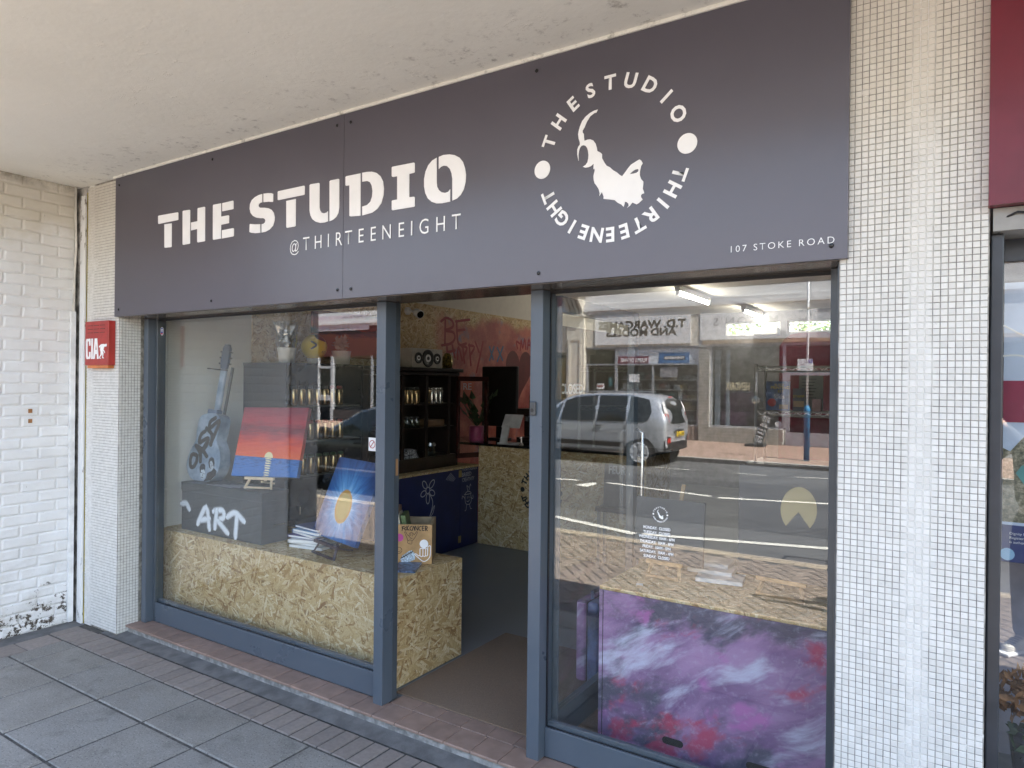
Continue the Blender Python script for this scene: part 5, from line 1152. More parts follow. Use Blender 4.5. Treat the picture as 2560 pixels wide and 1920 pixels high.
# ================================================================ right window display
def mat_galaxy():
    t = NT('galaxy_spray'); uv = t.uv()
    wob = t.noise(uv, 1.3, 3, .5, col=True); m = t.mapping(t.mix(.22, uv, wob), (1, 1, 1), (0, 0, rad(-33)))
    nz = lambda sx, sy, off, sc, d=5: t.noise(t.mapping(m, (sx, sy, 1), (0, 0, 0), off), sc, d, .6)
    a = nz(1, 2.6, (0, 0, 0), 2.0); b = nz(1, 2.0, (4, 2, 0), 2.6); d = nz(.8, 2.8, (9, 7, 0), 2.7, 6); e = nz(1, 1.7, (2, 9, 0), 3.4); f = nz(1, 1.4, (12, 3, 0), 3.8)
    c = t.mix(t.ss(a, .38, .60), (.22, .12, .26), (.42, .25, .45))
    c = t.mix(t.ss(b, .48, .62, 0, .95), c, (.085, .082, .125))
    c = t.mix(t.ss(e, .55, .66, 0, .85), c, (.50, .055, .12))
    c = t.mix(t.ss(f, .57, .68, 0, .8), c, (.52, .17, .46))
    c = t.mix(t.ss(d, .53, .68, 0, .92), c, (.66, .66, .83))
    c = t.mix(t.ss(t.noise(uv, 30, 5, .7), .5, .75, 0, .35), c, (.60, .56, .70))
    sp = t.noise(uv, 210, 2); c = t.mix(t.ss(sp, .75, .77), c, (.7, .7, .75))
    return t.bsdf(c, .5, 0, .4)
m_gal = mat_galaxy()
t = thing('galaxy_plinth', 'purple and pink sprayed display plinth in the right window', 'plinth', (3.95, .5, FZ))
MB().box(3.455, .30, FZ, 4.60, .318, .798).build('front_panel', m_gal, t); MB().box(3.455, .3185, FZ, 3.473, 1.0, .798).build('side_panel', m_gal, t)
MB().box(3.455, .30, .7985, 4.60, 1.02, .816).build('top_panel', m_osb, t, bevel=.002)
MB().box(3.4735, .2985, FZ+.01, 3.4765, .2998, .797).build('panel_joint', m_black, t)
def slot(x0, x1, zc, h_):
    return [(x0+h_+h_*math.cos(a), zc+h_*math.sin(a)) for a in [PI/2+PI*q/8 for q in range(9)]]+[(x1-h_+h_*math.cos(a), zc+h_*math.sin(a)) for a in [-PI/2+PI*q/8 for q in range(9)]]
for x0, x1, zc in ((3.775, 3.872, .174), (4.145, 4.26, .172)):
    MB().poly([slot(x0, x1, zc, .016)], front(.2996), .0015).build('hand_slot', M('slot_black', (.002, .002, .002), .9) if x0 < 4 else bpy.data.materials['slot_black'], t)
t = thing('suitcase', 'purple and blue sprayed hard suitcase behind the open door', 'suitcase', (3.22, .95, FZ))
m_sc = M('suitcase_blue', (.10, .16, .33), .4, var=.5, vscale=7)
MB().box(3.07, .80, FZ+.03, 3.135, 1.12, .55).build('shell', m_gal, t, bevel=.02, seg=3); MB().box(3.139, .80, FZ+.03, 3.21, 1.12, .55).build('shell', m_sc, t, bevel=.02, seg=3); MB().box(3.1352, .805, FZ+.04, 3.1388, 1.115, .545).build('zip_band', m_black, t)
MB().tube([(3.137, .88, .548), (3.137, .88, .585), (3.137, 1.03, .585), (3.137, 1.03, .548)], .012, 8).build('handle', m_sc, t)
for y_ in (.84, 1.08): MB().lathe([(.015, -.015), (.015, .015)], (3.14, y_, FZ+.015), 10, 'X').build('wheel', m_black, t)
TZ = .8165
for k, (bl, br, tl, mt, lab) in enumerate((((3.50, .60, .895), (3.86, .585, .895), (3.49, .66, 1.20), M('canvas_black', (.03, .03, .032), .5), 'plain black canvas on the left easel of the right window'),)):
    canvas('black_canvas', lab, bl, br, tl, mt, .02)
def mat_moon():
    t = NT('dark_moon_paint'); uv = t.uv(); x = t.xyz(uv)
    du = t.math('SUBTRACT', x[0], .545); dv = t.math('MULTIPLY', t.math('SUBTRACT', x[1], .62), .80); n = t.noise(uv, 14, 4)
    rr = t.math('SQRT', t.math('ADD', t.math('MULTIPLY', du, du), t.math('MULTIPLY', dv, dv)))
    tri = t.math('SUBTRACT', t.math('SUBTRACT', .60, t.math('MULTIPLY', t.math('ABSOLUTE', du), 1.2)), x[1])
    msk = t.math('MULTIPLY', t.ss(rr, .165, .158), t.ss(t.math('ADD', tri, t.math('MULTIPLY', t.math('SUBTRACT', n, .5), .03)), .01, -.01))
    return t.bsdf(t.mix(msk, (.03, .03, .033), (.50, .40, .18)), .5)
canvas('moon_canvas', 'black canvas with a golden sun behind a peak in the right window', (4.02, .60, .90), (4.50, .56, .90), (4.01, .66, 1.40), mat_moon(), .02)
easel('pine table easel under the plain black canvas', (3.67, .62, TZ), (1, -.04), .17, .075, m_wood, .36)
easel('pine table easel under the golden sun canvas', (4.22, .62, TZ), (1, -.08), .20, .075, m_wood, .3)
zz = TZ+.0005
for k, (dx, dy, a, w_, cov, lab) in enumerate(((.05, -.10, .15, .22, 2, 'lowest white book of the pile beside the pine easel'), (-.01, -.03, .05, .22, 2, 'middle white book of the pile beside the pine easel'), (-.03, .03, .0, .20, 2, 'top white book of the pile beside the pine easel'))):
    book(lab, 3.86+dx, .82+dy, zz, w_, .15, .02, a, m_cov[cov]); zz += .0208
tag(MB().obox((3.60, .40, TZ+.0003), (.03, .012, 0), (-.012, .03, 0), (0, 0, .001)).build('price_card', m_paper), 'small white card lying on the galaxy plinth top', 'card')
# wire rack on a dark table
t = thing('dark_table', 'dark display table carrying the wire rack', 'table', (4.1, 3.1, FZ))
MB().box(3.48, 2.85, 1.13, 4.72, 3.4, 1.17).build('tabletop', m_darkwood, t)
for x_ in (3.53, 4.66):
    for y_ in (2.9, 3.34): MB().box(x_-.025, y_-.025, FZ, x_+.025, y_+.025, 1.1295).build('leg', m_darkwood, t)
t = thing('wire_rack', 'chrome wire shelving rack with art kits on the dark table', 'rack', (4.1, 3.1, 1.17))
m_wire = M('wire_chrome', (.78, .78, .76), .3, metal=.7)
for x_ in (3.53, 4.66):
    for y_ in (2.97, 3.28): MB().tube([(x_, y_, 1.1705), (x_, y_, 1.945)], .012, 8).build('post', m_wire, t)
for z_ in (1.575, 1.925):
    b = MB()
    for y_ in (2.97, 3.28):
        b.tube([(3.54, y_, z_), (4.65, y_, z_)], .005, 5).tube([(3.54, y_, z_-.034), (4.65, y_, z_-.034)], .005, 5)
        zg = [(3.54+i*.037, y_, z_-(.034 if i % 2 else 0)) for i in range(31)]; b.tube(zg, .0035, 4)
    for i in range(22): b.tube([(3.56+i*.05, 2.97, z_+.004), (3.56+i*.05, 3.28, z_+.004)], .0025, 4)
    b.build('wire_shelf', m_wire, t)
def kit(lab, x0, z0, w_, h_, base, words, name='art_kit'):
    o = tag(MB().box(x0, 3.0, z0, x0+w_, 3.06, z0+h_).build(name, base), lab, 'art kit', 'boxed art kits on the wire rack')
    for s_, dx, dz, hh, m_ in words: text(s_, hh, m_, o, front(3.0, x0+dx, z0+dz), ext=.001)
    return o
m_kyel = M('print_yellow', (.75, .60, .06), .5); m_kred = M('print_red', (.55, .06, .05), .5); m_kblue = M('print_blue', (.08, .14, .3), .5, var=.4, vscale=20); m_kdk = M('print_dark', (.10, .11, .13), .5, var=.3)
o = kit('large lino printing kit box for kids on the wire rack', 3.60, 1.582, .17, .23, m_kblue, [('BLOCK', .10, .195, .016, m_kyel), ('PRINTING', .105, .17, .022, m_kyel), ('KIT', .11, .142, .020, m_kyel), ('kids', .10, .095, .034, m_white)])
MB().lathe([(.032, -.001), (.032, 0)], (3.645, 2.999, 1.645), 20, 'Y').build('print_ring', m_kred, o); MB().box(3.70, 2.9985, 1.595, 3.765, 2.9995, 1.63).build('print_panel', M('print_tan', (.45, .33, .18), .6), o)
o = kit('narrow stamp kit box on the wire rack', 3.80, 1.582, .085, .175, m_kdk, [('STAMP', .043, .105, .019, m_kyel)])
MB().box(3.805, 2.9985, 1.615, 3.88, 2.9995, 1.66).build('print_panel', bpy.data.materials['print_tan'], o)
kit('smallest pale pink kit box on the wire rack', 3.94, 1.582, .06, .095, M('print_pink', (.5, .3, .28), .5, var=.3), [])
tag(MB().box(3.80, 3.24, 1.582, 3.98, 3.245, 1.86).build('price_list', M('list_green', (.35, .40, .37), .7)), 'grey green printed list standing at the back of the wire rack', 'sign', None)
for i in range(7): MB().box(3.82, 3.2385, 1.83-i*.025, 3.93-.01*(i % 3), 3.2398, 1.835-i*.025).build('text_line', m_kdk, bpy.data.objects['price_list'])
# ================================================================ street
def mat_road(name, base, agg):
    t = NT(name); p = t.pos(); n = t.noise(p, 1.4, 6, .6); f = t.noise(p, 70, 4, .75)
    c = t.mix(t.ss(n, .3, .7), tuple(q*.85 for q in base), tuple(q*1.15 for q in base)); c = t.mix(t.ss(f, .56, .72, 0, .7), c, agg)
    return t.bsdf(c, .85, 0, .3, t.bump(f, .5, .006))
RZ = -.10
struct('road', MB().box(-60, -13.87, -.5, 60, -4.66, RZ), mat_road('road_asphalt', (.10, .10, .098), (.20, .20, .195)))
struct('road_patch', MB().face([(-30, -11.2, RZ+.004), (40, -10.4, RZ+.004), (40, -6.45, RZ+.004), (-30, -6.42, RZ+.004)]), mat_road('new_asphalt', (.072, .072, .072), (.12, .12, .12)))
m_line = M('road_line_paint', (.70, .68, .60), .7, var=.12, vscale=18, dirt=.25)
def road_line(p, q, w_):
    p, q = Vector((*p, RZ+.008)), Vector((*q, RZ+.008)); d = (q-p).normalized(); s_ = Vector((-d.y, d.x, 0))*w_/2
    return [p-s_, q-s_, q+s_, p+s_]
ml = MB()
for p, q, w_ in (((.10, -5.70), (1.49, -5.29), .13), ((1.56, -5.33), (3.95, -5.95), .13), ((-1.9, -6.2), (-.1, -5.73), .13), ((-.715, -9.22), (1.40, -8.79), .12), ((1.52, -8.73), (3.4, -9.27), .12), ((-3.2, -8.75), (-1.3, -9.2), .12), ((.811, -12.19), (1.52, -12.21), .06), ((2.04, -12.32), (2.72, -12.48), .06), ((-.9, -12.1), (-.1, -12.13), .06), ((3.2, -12.5), (3.9, -12.6), .06)):
    ml.face(road_line(p, q, w_))
ml.face([(-1.08, -8.6, RZ+.009), (-.93, -9.12, RZ+.009), (-.78, -8.9, RZ+.009), (-.78, -8.48, RZ+.009)])
struct('road_markings', ml, m_line)
g_ = thing('gully_grate', 'black iron gully grate at the near kerb of the road', 'grate', (3.5, -5, RZ))
MB().box(3.28, -5.26, RZ-.03, 3.31, -4.70, RZ+.006).box(3.71, -5.26, RZ-.03, 3.74, -4.70, RZ+.006).box(3.3105, -5.26, RZ-.03, 3.7095, -5.23, RZ+.006).build('frame', m_black, g_)
for i in range(7): MB().box(3.335+i*.054, -5.228, RZ-.03, 3.362+i*.054, -4.71, RZ+.005).build('bar', M('iron_grey', (.09, .085, .085), .6) if i == 0 else bpy.data.materials['iron_grey'], g_)
def mat_farpave():
    t = NT('far_pavement_brick'); p = t.pos(); br = t.n('TexBrick'); t.l(t.mapping(p, (1, 1, 1), (0, 0, PI/2)), br.inputs[0])
    br.inputs['Color1'].default_value = (.30, .20, .15, 1); br.inputs['Color2'].default_value = (.37, .26, .20, 1); br.inputs['Mortar'].default_value = (.26, .17, .12, 1)
    br.inputs['Scale'].default_value = 5; br.inputs['Mortar Size'].default_value = .012
    c = t.mix(t.ss(t.noise(p, 1.2, 6), .35, .7, 0, .35), br.outputs[0], (.25, .17, .13))
    return t.bsdf(c, .85)
struct('far_pavement', MB().box(-60, -19.0, -.5, 60, -14.02, 0), mat_farpave())
struct('far_kerb', MB().box(-60, -14.0195, -.5, 60, -13.88, .004), M('far_kerb_stone', (.42, .41, .38), .85, var=.15))
struct('far_kerb_face', MB().box(-60, -13.8795, -.5, 60, -13.8705, -.006), M('kerb_face_dark', (.10, .095, .09), .9))
# ---------------------------------------------------------------- parking pole
t = thing('parking_pole', 'tall white pole with blue base and parking sign on far pavement', 'pole', (1.83, -14.87, 0))
m_blue = M('pole_blue', (.03, .20, .40), .4, var=.1)
MB().lathe([(.068, 0), (.068, 1.16), (.075, 1.17), (.075, 1.24), (.06, 1.28), (.03, 1.31)], (1.83, -14.87, 0), 18).build('blue_base', m_blue, t, smooth=True)
MB().lathe([(.027, 1.30), (.027, 6.0)], (1.83, -14.87, 0), 12).build('shaft', m_white, t, smooth=True)
MB().lathe([(.032, 3.60), (.032, 3.66)], (1.83, -14.87, 0), 12).build('band', m_capdk, t)
ps = MB().box(1.612, -14.842, 2.15, 1.956, -14.836, 2.427).build('sign_plate', m_paper, t)
QB = back(-14.836)
MB().poly([[(-1.945, 2.325), (-1.855, 2.325), (-1.855, 2.415), (-1.945, 2.415)]], QB, .002).build('p_panel', M('sign_blue', (.03, .06, .32), .5), ps)
text('P', .06, m_white, ps, back(-14.833, 1.90, 2.34), bold=.03, ext=.003)
for s_, x_, z_, h_ in (('Mon - Sat', 1.735, 2.385, .03), ('8am - 6pm', 1.735, 2.335, .03), ('1 hour', 1.735, 2.285, .03), ('No return', 1.785, 2.225, .028), ('within 1 hour', 1.785, 2.175, .028)):
    text(s_, h_, m_black, ps, back(-14.836, x_, z_), bold=.01, ext=.002)
# ---------------------------------------------------------------- opposite shops
m_far_cream = M('facade_cream', (.58, .54, .46), .8, var=.08)
m_far_grey = M('facade_grey', (.42, .43, .45), .8, var=.08)
m_far_white = M('facade_white', (.68, .67, .66), .7, var=.05)
m_shopdark = M('shop_interior_dark', (.045, .04, .04), .8, var=.3)
m_alu = M('aluminium_frame', (.40, .41, .44), .35, metal=.4)
Y0 = -19.0
def pane_glass(parent, x0, z0, x1, z1, y=Y0-.10): return MB().box(x0, y-.006, z0, x1, y, z1).build('pane', m_glass2, parent)
b_ = thing('upper_terrace', 'pale upper storey terrace above the shops across the road', 'building', (-2, -21, 4.2))
MB().box(-26, -26, 4.54, 12, Y0-.06, 7.6).build('wall', m_far_white, b_)
MB().box(-26, -26, 4.2, 12, Y0-.02, 4.30).box(-26, -26, 4.3005, 12, Y0+.06, 4.40).box(-26, -26, 4.4005, 12, Y0+.03, 4.5395).build('cornice', m_far_white, b_)
MB().box(-26.2, -26.2, 7.6, 12.2, Y0+.1, 7.8).build('parapet', m_far_grey, b_)
for k in range(8):
    x_ = -24+k*4.4
    w_ = MB().box(x_, Y0-.0595, 5.0, x_+1.5, Y0-.02, 6.7).build('window', m_far_grey, b_); MB().box(x_+.08, Y0-.0195, 5.08, x_+1.42, Y0-.012, 6.62).build('pane', m_glass2, w_)
struct('far_shop_core', MB().box(-26, -26, -.2, 12, -21.6, 4.1995), m_shopdark)
# T.D. Wargames and Models
s = thing('games_shop', 'games shop front signed T.D. WARGAMES AND MODELS across the road', 'shop', (-4.1, Y0, 0))
MB().box(-6.16, -21.5, 3.045, -2.125, Y0-.03, 4.199).build('sign_wall', m_far_cream, s)
MB().box(-5.80, Y0-.0295, 3.12, -2.40, Y0, 4.15).build('sign_board', m_far_white, s)
m_tdl = M('sign_bronze', (.07, .055, .03), .6)
text('T.D. WARGAMES', .25, m_tdl, s, back(Y0, -4.11, 3.66), bold=.035, width=3.1, ext=.004)
text('AND MODELS', .23, m_tdl, s, back(Y0, -4.12, 3.41), bold=.035, width=2.5, ext=.004)
MB().box(-6.155, Y0-.16, 2.985, -2.13, Y0-.06, 3.044).box(-6.155, Y0-.16, 2.43, -2.13, Y0-.06, 2.475).box(-5.06, Y0-.159, 0, -4.97, Y0-.059, 2.9845).box(-3.72, Y0-.159, .5, -3.67, Y0-.061, 2.4295).box(-6.155, Y0-.16, .0, -6.09, Y0-.06, 2.4295).box(-2.19, Y0-.16, .46, -2.13, Y0-.06, 2.4295).box(-4.9695, Y0-.16, .46, -2.1905, Y0-.06, .50).build('frame', m_alu, s)
MB().box(-5.06, Y0-.18, 0, -2.13, Y0-.05, .4595).build('stall_riser', M('riser_brown', (.22, .17, .14), .7), s)
for i in range(24): MB().box(-4.95+i*.118, Y0-.0495, .0, -4.87+i*.118, Y0-.035, .455).build('riser_board', bpy.data.materials['riser_brown'], s)
pane_glass(s, -4.97, .5, -3.72, 2.43); pane_glass(s, -3.67, .5, -2.19, 2.43); pane_glass(s, -6.09, .1, -5.06, 2.43); pane_glass(s, -6.09, 2.475, -5.06, 2.985)
pn = MB().box(-4.97, Y0-.14, 2.476, -2.13, Y0-.10, 2.98).build('panel_strip', M('strip_white', (.6, .64, .68), .6), s)
f1 = MB().box(-5.0+.05, Y0-.0995, 2.48, -3.86, Y0-.085, 2.72).build('banner', M('banner_maroon', (.14, .01, .03), .5), s)
text('FLAMES OF WAR', .14, m_white, f1, back(Y0-.085, -4.38, 2.53), bold=.02, width=.95, ext=.004)
f2 = MB().box(-3.49, Y0-.0995, 2.485, -2.47, Y0-.085, 2.835).build('banner', M('banner_blue', (.04, .14, .32), .5), s)
MB().box(-3.32, Y0-.0849, 2.60, -2.60, Y0-.08, 2.72).build('name_band', m_capdk, f2); text('WARHAMMER', .085, m_white, f2, back(Y0-.08, -2.96, 2.62), bold=.02, width=.66, ext=.004)
m_box = [M('game_%s' % n_, c_, .5, var=.3, vscale=14) for n_, c_ in (('red', (.22, .02, .025)), ('maroon', (.10, .015, .03)), ('teal', (.05, .14, .15)), ('ochre', (.35, .22, .06)), ('grey', (.25, .25, .26)), ('white', (.6, .6, .6)))]
MB().box(-4.97, Y0-1.0, .5, -2.19, Y0-.97, 2.43).build('display_back', M('display_maroon', (.09, .015, .025), .6), s)
for z_ in (.62, .95, 1.30, 1.62, 1.95): MB().box(-4.96, Y0-.9, z_-.02, -2.2, Y0-.35, z_).build('shelf', m_far_white, s)
random.seed(5)
SHN = {.62: 'lowest', .95: 'second', 1.30: 'third', 1.62: 'fourth', 1.95: 'topmost'}; CLN = ['red', 'maroon', 'teal', 'ochre', 'grey', 'white']; seen = {}
NTH = ['first', 'second', 'third', 'fourth', 'fifth', 'sixth', 'seventh', 'eighth', 'ninth']
for z_ in (.62, .95, 1.30, 1.62, 1.95):
    x_ = -4.93
    while x_ < -2.4:
        w_ = random.uniform(.08, .24); h_ = random.uniform(.10, .25)
        if random.random() < .85:
            ci = random.randrange(6); seen[(ci, z_)] = seen.get((ci, z_), -1)+1
            tag(MB().box(x_, Y0-.75, z_+.0005, x_+w_-.012, Y0-.45, z_+h_).build('game_box', m_box[ci]), '%s %s boxed game from the door on the %s shelf of the games shop window' % (NTH[seen[(ci, z_)]], CLN[ci], SHN[z_]), 'box', 'boxed games in the games shop window')
        x_ += w_
for (x0, z0, w_, h_, k) in ((-5.75, 1.60, .28, .20, 5), (-5.72, 1.1, .24, .46, 5), (-5.3, 1.7, .15, .3, 2), (-4.55, 1.85, .38, .28, 5), (-3.45, 2.02, .6, .34, 4)):
    MB().box(x0, Y0-.0995, z0, x0+w_, Y0-.096, z0+h_).build('poster', m_box[k], s)
MB().box(-5.73, Y0-.0958, 1.68, -5.5, Y0-.094, 1.73).build('print_band', m_box[0], s)
# corbelled pilaster
t = thing('corbel_pilaster', 'cream pilaster with scrolled corbel left of the games shop', 'pilaster', (-6.5, Y0, 0))
MB().box(-6.86, -19.4, 0, -6.175, Y0+.10, 4.12).build('shaft', m_far_cream, t); MB().box(-6.92, -19.4, 0, -6.17, Y0+.16, .5).build('plinth', m_far_cream, t)
MB().box(-6.78, Y0+.1005, .7, -6.70, Y0+.125, 3.3).box(-6.34, Y0+.1005, .7, -6.26, Y0+.125, 3.3).box(-6.78, Y0+.1005, 3.3005, -6.26, Y0+.125, 3.38).build('raised_panel', m_far_cream, t)
MB().box(-6.95, -19.4, 4.1205, -6.14, Y0+.22, 4.1995).build('capital', m_far_cream, t)
b = MB()
for i in range(4):
    x0 = -6.84+i*.165; pr = [(Y0+.12+.38*(1-math.cos(a))*.5+(.05 if a > 2.6 else 0), 4.2+.66*a/PI) for a in [PI*q/10 for q in range(11)]]
    for (ya, za), (yb, zb) in zip(pr, pr[1:]): b.obox((x0, Y0-.3, za), (.115, 0, 0), (0, ya-Y0+.3, 0), (0, 0, zb-za-.0004))
b.build('corbel', m_far_cream, t)
MB().box(-6.90, Y0-.3, 4.19+.675, -6.12, Y0+.62, 4.95).build('corbel_cap', m_far_cream, t)
# Mason's barber shop with grey metro brick
s = thing('barber_shop', "barber shop front signed MASON'S with grey brick base and HENDRIX window", 'shop', (0, Y0, 0))
MB().box(-2.12, -21.5, 3.085, 6.5, Y0-.03, 4.199).build('sign_wall', m_far_grey, s)
MB().box(-2.09, Y0-.0295, 3.21, 1.36, Y0, 4.08).build('sign_board', m_far_white, s); MB().box(-2.0, Y0-.0295, 3.0865, 6.4, Y0+.05, 3.19).build('sign_shelf', M('tan_shelf', (.35, .26, .17), .7), s)
m_mas = M('sign_grey_letter', (.24, .24, .25), .6)
text("MASON'S", .25, m_mas, s, back(Y0, -.69, 3.65), width=1.95, bold=.01, ext=.004, space=1.3)
for i, ch in enumerate("MASON'S"):
    a = rad(150-i*20); text(ch, .055, m_mas, s, back(Y0, .98-.22*math.cos(a), 3.76+.22*math.sin(a)) @ Matrix.Rotation(a-PI/2, 4, 'Z'), bold=.02, ext=.004, name='letter')
text('B&S', .12, m_mas, s, back(Y0, .98, 3.68), ext=.004); text('Barber & Co', .06, m_mas, s, back(Y0, .98, 3.42), ext=.004)
m_gb = M('metro_brick', (.33, .31, .27), .4, var=.12, vscale=8, rand=.2); m_gm = M('metro_mortar', (.68, .66, .60), .9)
MB().box(-2.118, -19.5, 0, -1.775, Y0-.009, 3.084).build('pilaster_bed', m_gm, s); MB().box(-1.7745, -19.5, 0, .455, Y0-.009, .47).build('riser_bed', m_gm, s)
gbm = {}
def metro(x0, z0, w_):
    k = round(w_, 3)
    if k not in gbm: gbm[k] = MB().box(0, -.02, 0, w_, .009, .082).mesh('brick')
    o = link('brick', gbm[k], m_gb, s); o.matrix_parent_inverse = s.matrix_basis.inverted(); o.matrix_basis = Matrix.Translation((x0, Y0-.0085, z0))
r = 0
while r*.094 < 3.0:
    z_ = .006+r*.094
    for (x0, x1) in ([(-2.115, -2.0), (-1.988, -1.778)] if r % 2 else [(-2.115, -1.905), (-1.893, -1.778)]): metro(x0, z_, x1-x0)
    if r < 5:
        x_ = -1.768-(.11 if r % 2 else 0)
        while x_ < .44:
            a, c_ = max(x_, -1.766), min(x_+.21, .45)
            if c_-a > .03: metro(a, z_, c_-a)
            x_ += .222
    r += 1
MB().box(-1.774, Y0-.16, 3.0, 6.4, Y0-.05, 3.084).box(-1.774, Y0-.16, .471, .47, Y0-.03, .52).box(-1.774, Y0-.159, .5205, -1.72, Y0-.051, 2.9995).box(.41, Y0-.159, .5205, .50, Y0-.051, 2.9995).box(1.95, Y0-.159, 0, 2.05, Y0-.051, 2.9995).box(.50, Y0-.158, .0, 1.949, Y0-.052, .12).build('frame', m_alu, s)
pane_glass(s, -1.72, .52, .41, 3.0); pane_glass(s, 2.05, .3, 6.3, 3.0)
MB().box(2.0505, Y0-.18, 0, 6.4, Y0-.04, .2995).build('riser_right', m_far_grey, s)
d_ = MB().box(.505, Y0-.13, .125, .62, Y0-.08, 2.2).box(1.83, Y0-.13, .125, 1.945, Y0-.08, 2.2).box(.6205, Y0-.13, 2.1, 1.8295, Y0-.08, 2.2).box(.6205, Y0-.13, .125, 1.8295, Y0-.08, .4).build('door', m_alu, s)
MB().box(.6205, Y0-.108, .4005, 1.8295, Y0-.102, 2.0995).build('door_pane', m_glass2, d_); pane_glass(s, .5, 2.22, 1.95, 3.0)
m_gold2 = M('gilt_lettering', (.55, .48, .30), .4)
text('HENDRIX', .24, m_gold2, s, back(Y0-.099, -.92, 1.64), width=.74, bold=.02, ext=.003)
MB().lathe([(.10, -.002), (.10, 0)], (.30, Y0-.097, .62), 18, 'Y').build('round_sticker', m_far_white, s)
text('BARBER SHOP', .07, m_white, s, back(Y0-.099, -.39, 1.9) @ Matrix.Rotation(PI/2, 4, 'Z'), ext=.003)
MB().box(-1.70, Y0-.45, .5, -1.55, Y0-.36, 2.9).box(-1.35, Y0-.45, .5, -1.25, Y0-.36, 2.9).build('curtain', M('curtain_grey', (.25, .29, .36), .8), s)
# things standing in the barber's window
m_purp = M('purple_velvet', (.09, .015, .085), .6)
t = thing('purple_sofa', 'purple sofa inside the barber shop window', 'sofa', (-1.1, Y0-.9, 0))
MB().box(-1.60, Y0-1.1, .9, -.62, Y0-.9, 1.55).build('backrest', m_purp, t, bevel=.06); MB().box(-1.60, Y0-.8995, .5, -.62, Y0-.5, .95).build('seat', m_purp, t, bevel=.05); MB().box(-1.62, Y0-1.1, 0, -.6, Y0-.45, .4995).build('base', m_shopdark, t)
t = thing('motor_scooter', 'shiny black motor scooter displayed inside the barber window', 'scooter', (-.5, Y0-.6, .5))
MB().box(-1.0, Y0-.9, -.1, .3, Y0-.3, .47).build('stand', m_shopdark, t)
MB().lathe([(.20, -.05), (.20, .05), (.13, .06)], (-.55, Y0-.45, .68), 18, 'Y').build('wheel', m_black, t, smooth=True)
MB().tube([(-.55, Y0-.5, .68), (-.46, Y0-.5, 1.0), (-.42, Y0-.5, 1.28)], [.05, .07, .05], 8).build('fork', m_blackgloss, t, smooth=True)
MB().lathe([(.02, -.12), (.11, -.06), (.13, .02), (.10, .03)], (-.44, Y0-.38, 1.34), 16, 'Y').build('headlamp', m_chrome, t, smooth=True)
MB().obox((-.62, Y0-.62, .75), (.40, 0, .0), (0, .05, 0), (.14, 0, .52)).build('leg_shield', m_blackgloss, t, bevel=.03)
MB().tube([(-.66, Y0-.5, 1.36), (-.44, Y0-.5, 1.40), (-.22, Y0-.5, 1.36)], .014, 6).build('handlebar', m_chrome, t)
t = thing('a_board', 'tilted black pavement board with white chalk writing by the barber door', 'sign', (.0, -18.2, 0))
MB().box(-.42, -18.45, .0, .12, -17.95, .07).build('foot', m_black, t, bevel=.02)
AM = plane((-.15, -18.2, .07), (-.93, 0, .35), (.35, 0, .93))
MB().obox(AM @ Vector((-.16, .02, -.02)), AM.to_3x3() @ Vector((.27, 0, 0)), AM.to_3x3() @ Vector((0, .90, 0)), AM.to_3x3() @ Vector((0, 0, .02))).build('board', m_black, t)
b = MB(); AF = AM
for k, yy in enumerate((.84, .78, .72, .62, .56, .44, .34, .22, .14, .08)):
    for q in range(3): b.stroke([(-.13+q*.075, yy), (-.10+q*.075, yy+.025), (-.075+q*.075, yy-.005)], .018, AF, .003)
b.build('chalk_writing', m_white, t)
# shops further left
s = thing('red_shop', 'red fronted shop with a telephone number sign far along the road', 'shop', (-17, Y0, 0))
MB().box(-22, -21.5, 2.9, -11.0, Y0-.04, 4.199).build('fascia_wall', M('shop_red', (.07, .012, .014), .6), s)
MB().box(-19.9, Y0-.0395, 4.03, -16.6, Y0, 4.70).build('sign_board', M('sign_pinkwhite', (.66, .56, .60), .6), s)
text('703 505068', .30, m_mas, s, back(Y0, -17.2, 4.35), bold=.02, width=2.0, ext=.004); text('tattoo - piercing', .14, m_mas, s, back(Y0, -18.4, 4.12), ext=.004)
MB().box(-19.95, Y0-.16, 0, -19.75, Y0-.02, 2.899).box(-18.95, Y0-.16, 0, -18.8, Y0-.02, 2.899).box(-19.7495, Y0-.15, 2.35, -18.9505, Y0-.03, 2.45).box(-19.7495, Y0-.15, .9, -18.9505, Y0-.03, 1.15).build('door_frame', m_far_grey, s)
text('OPEN', .12, m_mas, s, back(Y0-.029, -19.35, .97), bold=.03, ext=.003)
pane_glass(s, -19.75, 1.15, -18.95, 2.35); pane_glass(s, -18.8, .5, -11.1, 2.9); MB().box(-18.7995, Y0-.2, 0, -11.0, Y0-.05, .4995).build('stall_riser', m_shopdark, s)
for x_ in (-16.5, -14, -12.5): MB().box(x_, Y0-.16, .5005, x_+.09, Y0-.05, 2.899).build('mullion', m_alu, s)
s = thing('poster_shop', 'shop with a hanging picture sign left of the corbel pilaster', 'shop', (-9, Y0, 0))
MB().box(-10.99, -21.5, 2.9, -6.96, Y0-.04, 4.199).build('fascia_wall', m_far_cream, s)
pz = MB().box(-7.95, Y0+.0, 4.22+.35, -6.96, Y0+.05, 5.2).build('sign_board', m_far_white, s); text('Tel', .16, m_mas, pz, back(Y0+.05, -7.2, 4.95), ext=.004)
MB().lathe([(.18, -.004), (.18, 0)], (-7.2, Y0+.055, 4.72), 18, 'Y').build('picture_disc', m_box[1], pz)
pane_glass(s, -10.9, .5, -7.0, 2.9); MB().box(-10.95, Y0-.2, 0, -6.96, Y0-.05, .4995).build('stall_riser', M('riser_orange', (.35, .13, .05), .6), s)
